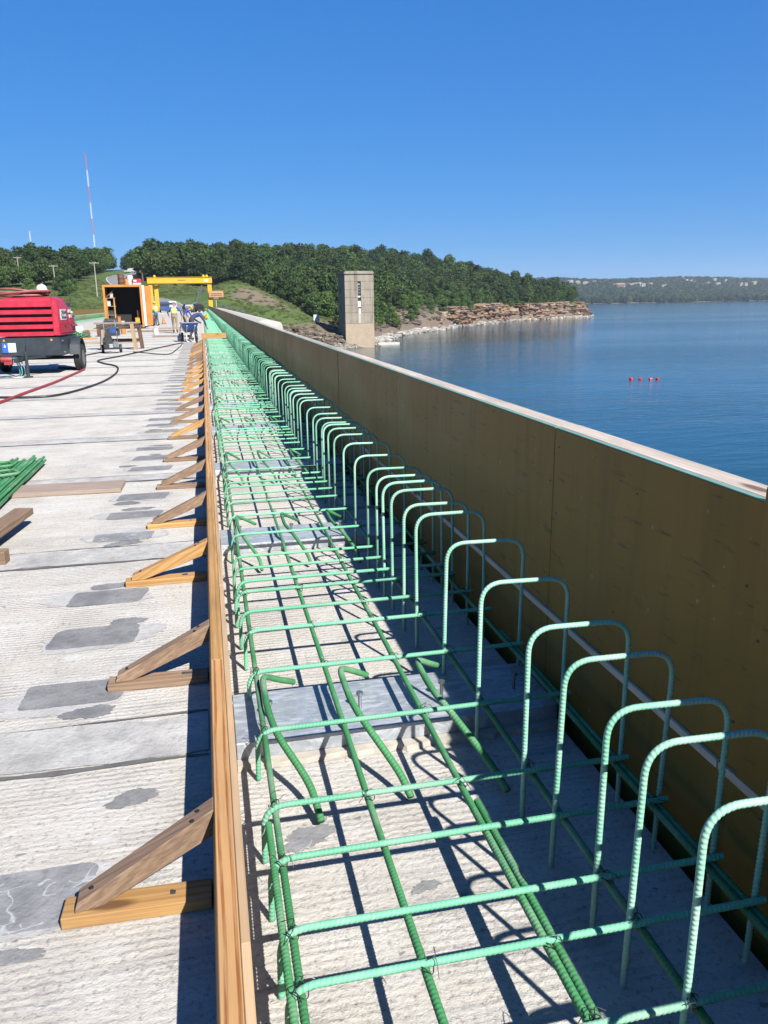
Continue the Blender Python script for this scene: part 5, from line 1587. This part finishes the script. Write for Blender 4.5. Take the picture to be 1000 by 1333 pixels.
for i, (w, h, cl, per, sz, m, lw) in enumerate(((9.5, 11.5, 34, 70, .42, 'leaf', .18), (8.0, 12.5, 30, 70, .4, 'leaf', .16), (11, 10.5, 38, 70, .44, 'leaf', .2), (7.5, 9.0, 26, 70, .36, 'leaf_light', .12), (6.0, 6.5, 22, 60, .3, 'leaf_light', .05))):
    cm, cs = crown_mesh('crown', w, h, cl, per, sz, m, 100 + i, lw)
    KINDS.append((cm, trunk_mesh(h, cs, i), w, h))
def road_dist(x, y):
    P = np.array([(p.x, p.y) for p in resample(spline([(a, b, 0) for a, b in ROAD], 6), 6.0)])
    return np.min(np.hypot(x[:, None] - P[None, :, 0], y[:, None] - P[None, :, 1]), axis=1)
def tree(x, y, kind, s, label, group):
    cm, tm, w, h = KINDS[kind]
    t = thing('tree', label, 'tree', (x, y, gz(x, y) - .1), rng.uniform(0, 6.28), group)
    t.scale = (s * rng.uniform(.92, 1.1), s * rng.uniform(.92, 1.1), s)
    place('trunk', tm, t)
    place('crown', cm, t)
    return t
taken = []
def free(x, y, d):
    for a, b in taken:
        if (a - x) ** 2 + (b - y) ** 2 < d * d:
            return False
    taken.append((x, y))
    return True
def pix(x, y):
    """bearing used only to pick the front rows of the wood"""
    return 263 + x / y * 1000
def front(zone, n, label, group, kinds, smin, smax, dist, dmin=9):
    c = 0
    tries = 0
    r = random.Random(len(label))
    while c < n and tries < 4000:
        tries += 1
        x, y = zone(r)
        D = float(shore_sd(np.array([x]), np.array([y]))[0])
        if D < dmin or road_dist(np.array([x]), np.array([y]))[0] < 9 or not free(x, y, dist):
            continue
        tree(x, y, r.choice(kinds), r.uniform(smin, smax), label, group)
        c += 1
front(lambda r: ((lambda u: (-130 + 84 * u, 238 + 62 * u + r.uniform(0, 16)))(r.random())), 34, 'broad green tree at the front of the left wood below the masts', 'trees at the front of the left wood', (0, 2, 3, 3, 2), .55, .88, 4.6)
front(lambda r: (r.uniform(-26, 42), 335 + r.uniform(0, 14)), 26, 'dark green tree at the meadow edge behind the gantry', 'trees at the meadow edge behind the gantry', (0, 1, 2), .8, 1.1, 4.6)
front(lambda r: (r.uniform(-62, -44), r.uniform(320, 372)), 10, 'dark green tree on the left side of the hill road', 'trees beside the hill road', (0, 1, 2), .7, 1.0, 5.0)
def along_shore(r, a, b, off):
    k = r.randint(a, b - 1)
    p, q = SH[k], SH[k + 1]
    t = r.random()
    d = (q - p) / np.linalg.norm(q - p)
    c = p + (q - p) * t + np.array([-d[1], d[0]]) * r.uniform(*off)
    return float(c[0]), float(c[1])
front(lambda r: along_shore(r, 7, 12, (9.5, 20)), 34, 'light green tree near the shore between the tower and the cliff', 'trees by the shore behind the tower', (3, 3, 0, 4), .7, 1.05, 5.0)
front(lambda r: along_shore(r, 11, 20, (10.5, 17)), 60, 'dark green tree standing on the rim of the lake cliff', 'trees on the rim of the cliff', (0, 1, 3, 4), .5, .85, 3.6)
front(lambda r: (r.uniform(24, 44), 262 + r.uniform(0, 22)), 14, 'green tree left of the intake tower behind the bank', 'trees behind the bank left of the tower', (0, 3, 1), .7, 1.0, 5.0)
front(lambda r: (r.uniform(-52, -40), r.uniform(262, 300)), 7, 'low light green bush on the meadow below the left wood', 'bushes below the left wood', (4,), .5, .8, 4.0)

front(lambda r: along_shore(r, 7, 12, (5, 12)), 42, 'low leafy bush among the rocks on the shore behind the tower', 'bushes on the shore behind the tower', (4, 4, 3), .45, .85, 2.6, 4.5)
# the woods behind them: one mass each, instanced on points
def gn_forest(name, pts, scl, cm, label, cat):
    me = bpy.data.meshes.new(name)
    me.from_pydata(pts.tolist(), [], [])
    at = me.attributes.new('scl', 'FLOAT', 'POINT'); at.data.foreach_set('value', scl)
    at = me.attributes.new('rotz', 'FLOAT', 'POINT'); at.data.foreach_set('value', nrng.uniform(0, 6.28, len(pts)))
    o = place(name, me)
    tag(o, label, cat)
    stuff(o)
    ng = bpy.data.node_groups.new(name, 'GeometryNodeTree')
    ng.interface.new_socket('Geometry', in_out='INPUT', socket_type='NodeSocketGeometry')
    ng.interface.new_socket('Geometry', in_out='OUTPUT', socket_type='NodeSocketGeometry')
    N = ng.nodes
    gi, go = N.new('NodeGroupInput'), N.new('NodeGroupOutput')
    ip = N.new('GeometryNodeInstanceOnPoints')
    oi = N.new('GeometryNodeObjectInfo')
    oi.inputs['Object'].default_value = cm
    oi.inputs['As Instance'].default_value = True
    a1 = N.new('GeometryNodeInputNamedAttribute'); a1.data_type = 'FLOAT'; a1.inputs[0].default_value = 'scl'
    a2 = N.new('GeometryNodeInputNamedAttribute'); a2.data_type = 'FLOAT'; a2.inputs[0].default_value = 'rotz'
    cx = N.new('ShaderNodeCombineXYZ')
    L = ng.links.new
    L(a2.outputs[0], cx.inputs[2])
    L(gi.outputs[0], ip.inputs['Points']); L(oi.outputs['Geometry'], ip.inputs['Instance'])
    L(cx.outputs[0], ip.inputs['Rotation']); L(a1.outputs[0], ip.inputs['Scale']); L(ip.outputs[0], go.inputs[0])
    o.modifiers.new('wood', 'NODES').node_group = ng
    return o
crown_objs = {}
for ob in list(bpy.data.objects):
    if ob.name.split('.')[0] == 'crown':
        for i, kd in enumerate(KINDS):
            if ob.data == kd[0] and i not in crown_objs:
                crown_objs[i] = ob
def scatter(x0, x1, y0, y1, step, keep):
    xs, ys_ = np.meshgrid(np.arange(x0, x1, step), np.arange(y0, y1, step))
    x = xs.ravel() + nrng.uniform(-.45, .45, xs.size) * step
    y = ys_.ravel() + nrng.uniform(-.45, .45, xs.size) * step
    D = shore_sd(x, y)
    ok = keep(x, y, D) & (road_dist(x, y) > 9) & (D > 12)
    x, y = x[ok], y[ok]
    return np.stack([x, y, ground(x, y) - .3], 1)
def keep_left(x, y, D):
    return (x < -44) & (y > 246 + (x + 130) * .7) & (y > 250) & ((x < -58) | (y > 318))
def keep_mid(x, y, D):
    edge = 344 - np.clip(x - 8, 0, 36) * 2.3
    return (x >= -28) & (y > edge) & (D > 16) & (x < 400)
pl_ = scatter(-330, -44, 246, 640, 6.9, keep_left)
pm_ = scatter(-40, 260, 268, 640, 6.4, lambda x, y, D: keep_mid(x, y, D) & (y < 600 + x * .3))
for nm, P, lab in (('left_wood', pl_, 'dense dark green wood covering the left hill below the masts'), ('ridge_wood', pm_, 'dense green wood covering the ridge behind the gantry and the headland')):
    pick = nrng.integers(0, 10, len(P))
    for j, kind in enumerate((0, 1, 2, 3)):
        sel = P[(pick < 3) if j == 0 else ((pick >= 3) & (pick < 6)) if j == 1 else ((pick >= 6) & (pick < 9)) if j == 2 else (pick >= 9)]
        if len(sel) == 0:
            continue
        sc = ((0.62 + 0.75 * nrng.random(len(sel)) ** 1.6) * (0.8 if nm == 'left_wood' else 0.95)).astype(np.float32)
        o = gn_forest(nm, sel, sc, crown_objs[kind], lab, 'wood')

# undergrowth and tall grass on the banks
def tuft_mesh(n, h, w, m, seed):
    r = np.random.default_rng(seed)
    b = MB()
    for i in range(n):
        a = r.uniform(0, 6.28); d = r.uniform(0, w); l = r.uniform(.5, 1) * h
        x, y = d * math.cos(a), d * math.sin(a)
        a2 = r.uniform(0, 6.28); q = .05 + .03 * h
        b.add([(x - q * math.cos(a2), y - q * math.sin(a2), 0), (x + q * math.cos(a2), y + q * math.sin(a2), 0), (x + r.normal(0, .25) * h, y + r.normal(0, .25) * h, l)], [(0, 1, 2)])
    return b.mesh('grass', m, fix=False)
M['grass_blade'] = leaf('grass_blade', (0.09, 0.15, 0.03), (0.15, 0.19, 0.05), (0.2, 0.19, 0.08))
gr = stuff(tag(place('grass', tuft_mesh(60, .55, .9, 'grass_blade', 5), None, (22, 214, gz(22, 214))), 'tall green grass on the bank', 'grass'))
front(lambda r: along_shore(r, 10, 20, (6.5, 11)), 40, 'small green bush rooted in the ledges of the lake cliff', 'bushes on the cliff ledges', (4,), .28, .5, 3.0, 5.5)
def keep_grass(x, y, D):
    return (D > 3) & (np.abs(x + 5.5) > 9.3)
xs = nrng.uniform(-60, 45, 5200); ys_ = nrng.uniform(190, 335, 5200)
D = shore_sd(xs, ys_)
ok = (D > 5) & ((np.abs(xs + 5.5) > 9) | (ys_ > 270)) & (road_dist(xs, ys_) > 5.5)
pts = np.stack([xs[ok], ys_[ok], ground(xs[ok], ys_[ok]) - .02], 1)
gn_forest('grass', pts, nrng.uniform(.5, 1.1, len(pts)).astype(np.float32), gr, 'rough meadow grass on the slope behind the deck', 'grass')

# ------------------------------------------------------------------ cliffs, boulders and rip-rap
def rock(seed, sub=2, sq=.55, layers=True):
    r = np.random.default_rng(seed)
    bm = bmesh.new()
    bmesh.ops.create_cube(bm, size=1.0)
    bmesh.ops.subdivide_edges(bm, edges=bm.edges, cuts=sub, use_grid_fill=True)
    for v in bm.verts:
        p = np.array(v.co)
        n = p / (np.linalg.norm(p) + 1e-9)
        p = p * (1 - .12) + n * .5 * .12 + r.normal(scale=.045, size=3)
        if layers:
            p[:2] *= 1 + .1 * math.sin(p[2] * 14 + seed)
        v.co = p
    me = bpy.data.meshes.new('rock')
    bm.to_mesh(me)
    bm.free()
    return me
def rocks(mat, n, seed0):
    out = []
    for i in range(n):
        me = rock(seed0 + i, 3 if i < 4 else 2)
        me.materials.append(M[mat])
        out.append(me)
    return out
cliff_m, pale_m, dark_m = rocks('cliff', 8, 10), rocks('pale_rock', 5, 40), rocks('dark_rock', 6, 60)
cl = thing('cliff', 'layered brown sandstone cliff along the headland above the lake', 'cliff', (0, 0, 0))
cl['kind'] = 'structure'
path = resample([(a, b, 0) for a, b in SHORE[10:22]], 5.2)
r_ = random.Random(12)
for i, p in enumerate(path[:-1]):
    d = (path[i + 1] - p).normalized()
    inl = Vector((-d.y, d.x, 0))
    rise = float(smoothstep(0, 7, i)) * (0.86 + 0.12 * math.sin(i * .9) + .12 * math.sin(i * .37 + 1))
    rise = max(rise, .12)
    top = 9.6 * min(rise, 1.0)
    if p.x > 248 and p.y > 505:
        top *= .55
    LAY = (0.5, 1.5, 3.4, 4.3, 6.6, 7.5, 9.4)
    OFF = (0.0, .9, .2, 1.5, .9, 2.3)
    for k in range(6):
        z0, z1 = LAY[k], LAY[k + 1]
        wob = .5 * math.sin(i * .31 + k * .4)
        if z0 + wob > top or r_.random() < .05:
            continue
        hgt = z1 - z0
        off = 3.4 + z0 * .14 + OFF[k] + r_.uniform(-.55, .55) + .9 * math.sin(i * .55 + k * .25)
        o = place('rock_block', r_.choice(cliff_m if r_.random() < .88 else dark_m), cl, (p.x + inl.x * off, p.y + inl.y * off, WL + wob + (z0 + z1) / 2), (r_.gauss(0, .025), r_.gauss(0, .025), math.atan2(d.y, d.x) + r_.gauss(0, .1)), (r_.uniform(5.2, 9.0), r_.uniform(5, 7.5), hgt * 1.1))
shelf = thing('rock_shelf', 'pale band of bleached boulders along the waterline of the headland', 'rocks', (0, 0, 0))
shelf['kind'] = 'structure'
path = resample([(a, b, 0) for a, b in SHORE[7:22]], 2.7)
for i, p in enumerate(path[:-1]):
    d = (path[i + 1] - p).normalized()
    inl = Vector((-d.y, d.x, 0))
    for off in (0.2, 2.2):
        o = place('boulder', r_.choice(pale_m), shelf, (p.x + inl.x * (off + r_.gauss(0, .5)), p.y + inl.y * (off + r_.gauss(0, .5)), WL + .25 + off * .22), (r_.gauss(0, .15), r_.gauss(0, .15), r_.uniform(0, 6)), (r_.uniform(1.6, 3.6), r_.uniform(1.6, 3.2), r_.uniform(.7, 1.7)))
# dark ledges on the bank left of the tower and behind it
ledge = thing('rock_ledge', 'dark broken rock ledges on the bank around the intake tower', 'rocks', (0, 0, 0))
ledge['kind'] = 'structure'
for i in range(260):
    if i < 90:
        x, y = r_.uniform(24, 38), r_.uniform(200, 216)
    else:
        x, y = along_shore(r_, 7, 11, (4, 13))
    D = float(shore_sd(np.array([x]), np.array([y]))[0])
    if D < 1.5 or (i < 90 and D > 13 and r_.random() < .8) or (abs(x - 40.4) < 5 and abs(y - 218.3) < 6.4):
        continue
    place('boulder', r_.choice(dark_m), ledge, (x, y, gz(x, y) + .1), (r_.gauss(0, .12), r_.gauss(0, .12), r_.uniform(0, 6)), (r_.uniform(1.4, 3.8), r_.uniform(1.2, 2.6), r_.uniform(.6, 1.6)))
b = MB()
for i in range(620):
    k = 3 if r_.random() < .3 else (4 if r_.random() < .6 else 5)
    x, y = along_shore(r_, k, k + 1, (-.5, 4.0))
    if abs(x - 40.4) < 4.6 and abs(y - 218.3) < 5.8:
        continue
    me = r_.choice(pale_m[3:])
    s = r_.uniform(.35, .95)
    rot = Euler((r_.uniform(0, 6), r_.uniform(0, 6), r_.uniform(0, 6))).to_matrix()
    z = max(gz(x, y), WL) + .12
    b.add([tuple(rot @ (v.co * s) + Vector((x, y, z))) for v in me.vertices], [tuple(p.vertices) for p in me.polygons])
stuff(tag(b.build('riprap', 'pale_rock', None, fix=False), 'heap of small pale riprap stones at the foot of the intake tower', 'stones'))
o = tag(MB().box(-3.5, 3.5, -1.2, 1.2, -.9, .55).build('boat_ramp', 'pale_concrete', None, bevel=.06, loc=(50.5, 226, WL), rot=(0, 0, R(12))), 'small flat concrete slab at the waterline right of the tower', 'slab')
# pale concrete slab on the bank behind the far end of the form wall
o = tag(MB().prism([(2.4, -1.6), (2.4, .62), (3.0, .8), (3.9, .66), (4.4, -1.6)], 42, 165, 'y').build('concrete_coping', 'pale_concrete', None, bevel=.05), 'pale concrete coping behind the far end of the form wall', 'coping')

# ------------------------------------------------------------------ far shore
FY = 1950.0
def far_z(x, y):
    s = smoothstep(0, 950, y - (FY - 430 + .22 * (x - 700)))
    return WL + .5 + s * (58 + 9 * wav(x, y, 900) + 4 * wav(x, y, 260, 4))
fx = np.arange(-600, 4200, 40.0); fyv = np.arange(FY - 900, FY + 2300, 40.0)
FX, FYY = np.meshgrid(fx, fyv)
s0 = FYY - (FY - 430 + .22 * (FX - 700))
FZ = np.where(s0 > 0, far_z(FX, FYY), WL - 3)
me = bpy.data.meshes.new('far_hills')
ii = np.arange(FX.size).reshape(FX.shape)
ff = np.stack([ii[:-1, :-1].ravel(), ii[:-1, 1:].ravel(), ii[1:, 1:].ravel(), ii[1:, :-1].ravel()], 1)
me.from_pydata(np.stack([FX.ravel(), FYY.ravel(), FZ.ravel()], 1).tolist(), [], ff.tolist())
me.materials.append(M['terrain'])
ca = me.color_attributes.new('mask', 'FLOAT_COLOR', 'POINT')
rk = np.where(s0 < 70, .75, 0.0)
ca.data.foreach_set('color', np.stack([rk.ravel(), 0 * rk.ravel(), 0 * rk.ravel(), 1 + 0 * rk.ravel()], 1).ravel())
struct(place('far_hills', me))
houses = []
r_ = random.Random(5)
hs = [(727, 367), (737, 367), (748, 368), (760, 368), (770, 366), (812, 371), (818, 370), (824, 370), (830, 371), (840, 370), (797, 374), (790, 371), (893, 366), (900, 368), (905, 369), (925, 371), (935, 366), (940, 372), (975, 372), (982, 373), (888, 364), (995, 370), (952, 367), (860, 372)]
wall_ms, roof_ms = ('old_concrete', 'tower_low', 'brick_house'), ('roof_grey', 'old_concrete', 'rust')
def far_ground_hit(px, py):
    # walk along the bearing until the line of sight meets the far slope
    tx = (px - 263) / 1002.0
    for y in np.arange(1500, 4000, 20.0):
        x = tx * y
        s = y - (FY - 430 + .22 * (x - 700))
        if s > 60 and far_z(np.array([x]), np.array([y]))[0] + 4 > EYE + (386.5 - py) / 1040.0 * y * 1.03:
            return x, y
    return None
for i, (px, py) in enumerate(hs):
    q = far_ground_hit(px, py)
    if q is None:
        continue
    x, y = q
    w, d, h = r_.uniform(8, 17), r_.uniform(8, 12), r_.uniform(2.5, 5)
    if (px, py) == (797, 374):
        w, h = 26, 9
    z = float(far_z(np.array([x]), np.array([y]))[0])
    t = thing('house', 'pale house among the trees on the far shore of the lake', 'house', (x, y - 25, z), r_.uniform(-.3, .3), 'houses on the far shore')
    if (px, py) == (797, 374):
        t['label'] = 'large reddish building at the water edge of the far shore'
        del t['group']
    mi = 'brick_house' if (px, py) == (797, 374) else r_.choice(wall_ms[:2])
    MB().box(-w / 2, w / 2, -d / 2, d / 2, -3, h + 3).build('wall', mi, t)
    MB().prism([(-w * .54, h + 3.01), (w * .54, h + 3.01), (w * .3, h + 5.5), (-w * .3, h + 5.5)], -d * .55, d * .55, 'y').build('roof', r_.choice(roof_ms), t)
    for k in range(3):
        MB().box(-w * .36 + k * w * .28, -w * .36 + k * w * .28 + w * .14, -d / 2 - .15, -d / 2 - .05, h * .45 + 1.5, h * .8 + 2).build('window', 'glass', t)
    houses.append((x, y - 25))
farm, fcs = crown_mesh('crown', 16, 13, 22, 34, 1.3, 'leaf_far', 300, .05)
seedtree = thing('tree', 'single tree at the water edge of the far shore, near the headland tip', 'tree', (900, 1690, WL + 1))
ftr = place('crown', farm, seedtree)
place('trunk', trunk_mesh(13, fcs, 9), seedtree)
xs = nrng.uniform(500, 3400, 15000)
s_ = nrng.uniform(8, 1050, 15000) ** 1.0
ys_ = s_ + (FY - 430 + .22 * (xs - 700))
okm = np.ones(len(xs), bool)
for hx, hy in houses:
    # keep the trees in front of each house low enough to see it
    okm &= ~((np.abs(xs - hx * ys_ / hy) < 13) & (ys_ > hy - 62) & (ys_ < hy + 12))
xs, ys_, s_ = xs[okm], ys_[okm], s_[okm]
pts = np.stack([xs, ys_, far_z(xs, ys_) - .5], 1)
gn_forest('far_wood', pts, nrng.uniform(.6, 1.15, len(pts)).astype(np.float32), ftr, 'hazy wooded hills along the far shore of the lake', 'wood')

# ------------------------------------------------------------------ haze
HAZE = 0.00009
if HAZE:
    t = NT('haze_air')
    t.t.nodes.remove(t.b)
    pv = t.n('VolumePrincipled', ins={'Color': (0.72, 0.84, 1.0, 1), 'Density': HAZE, 'Anisotropy': 0.2})
    t.link(pv.outputs[0], t.out.inputs['Volume'])
    hz = MB().box(-2500, 6000, -400, 5200, WL - 22, 175).build('haze', t.m)
    stuff(tag(hz, 'thin blue haze over the lake and hills', 'haze'))
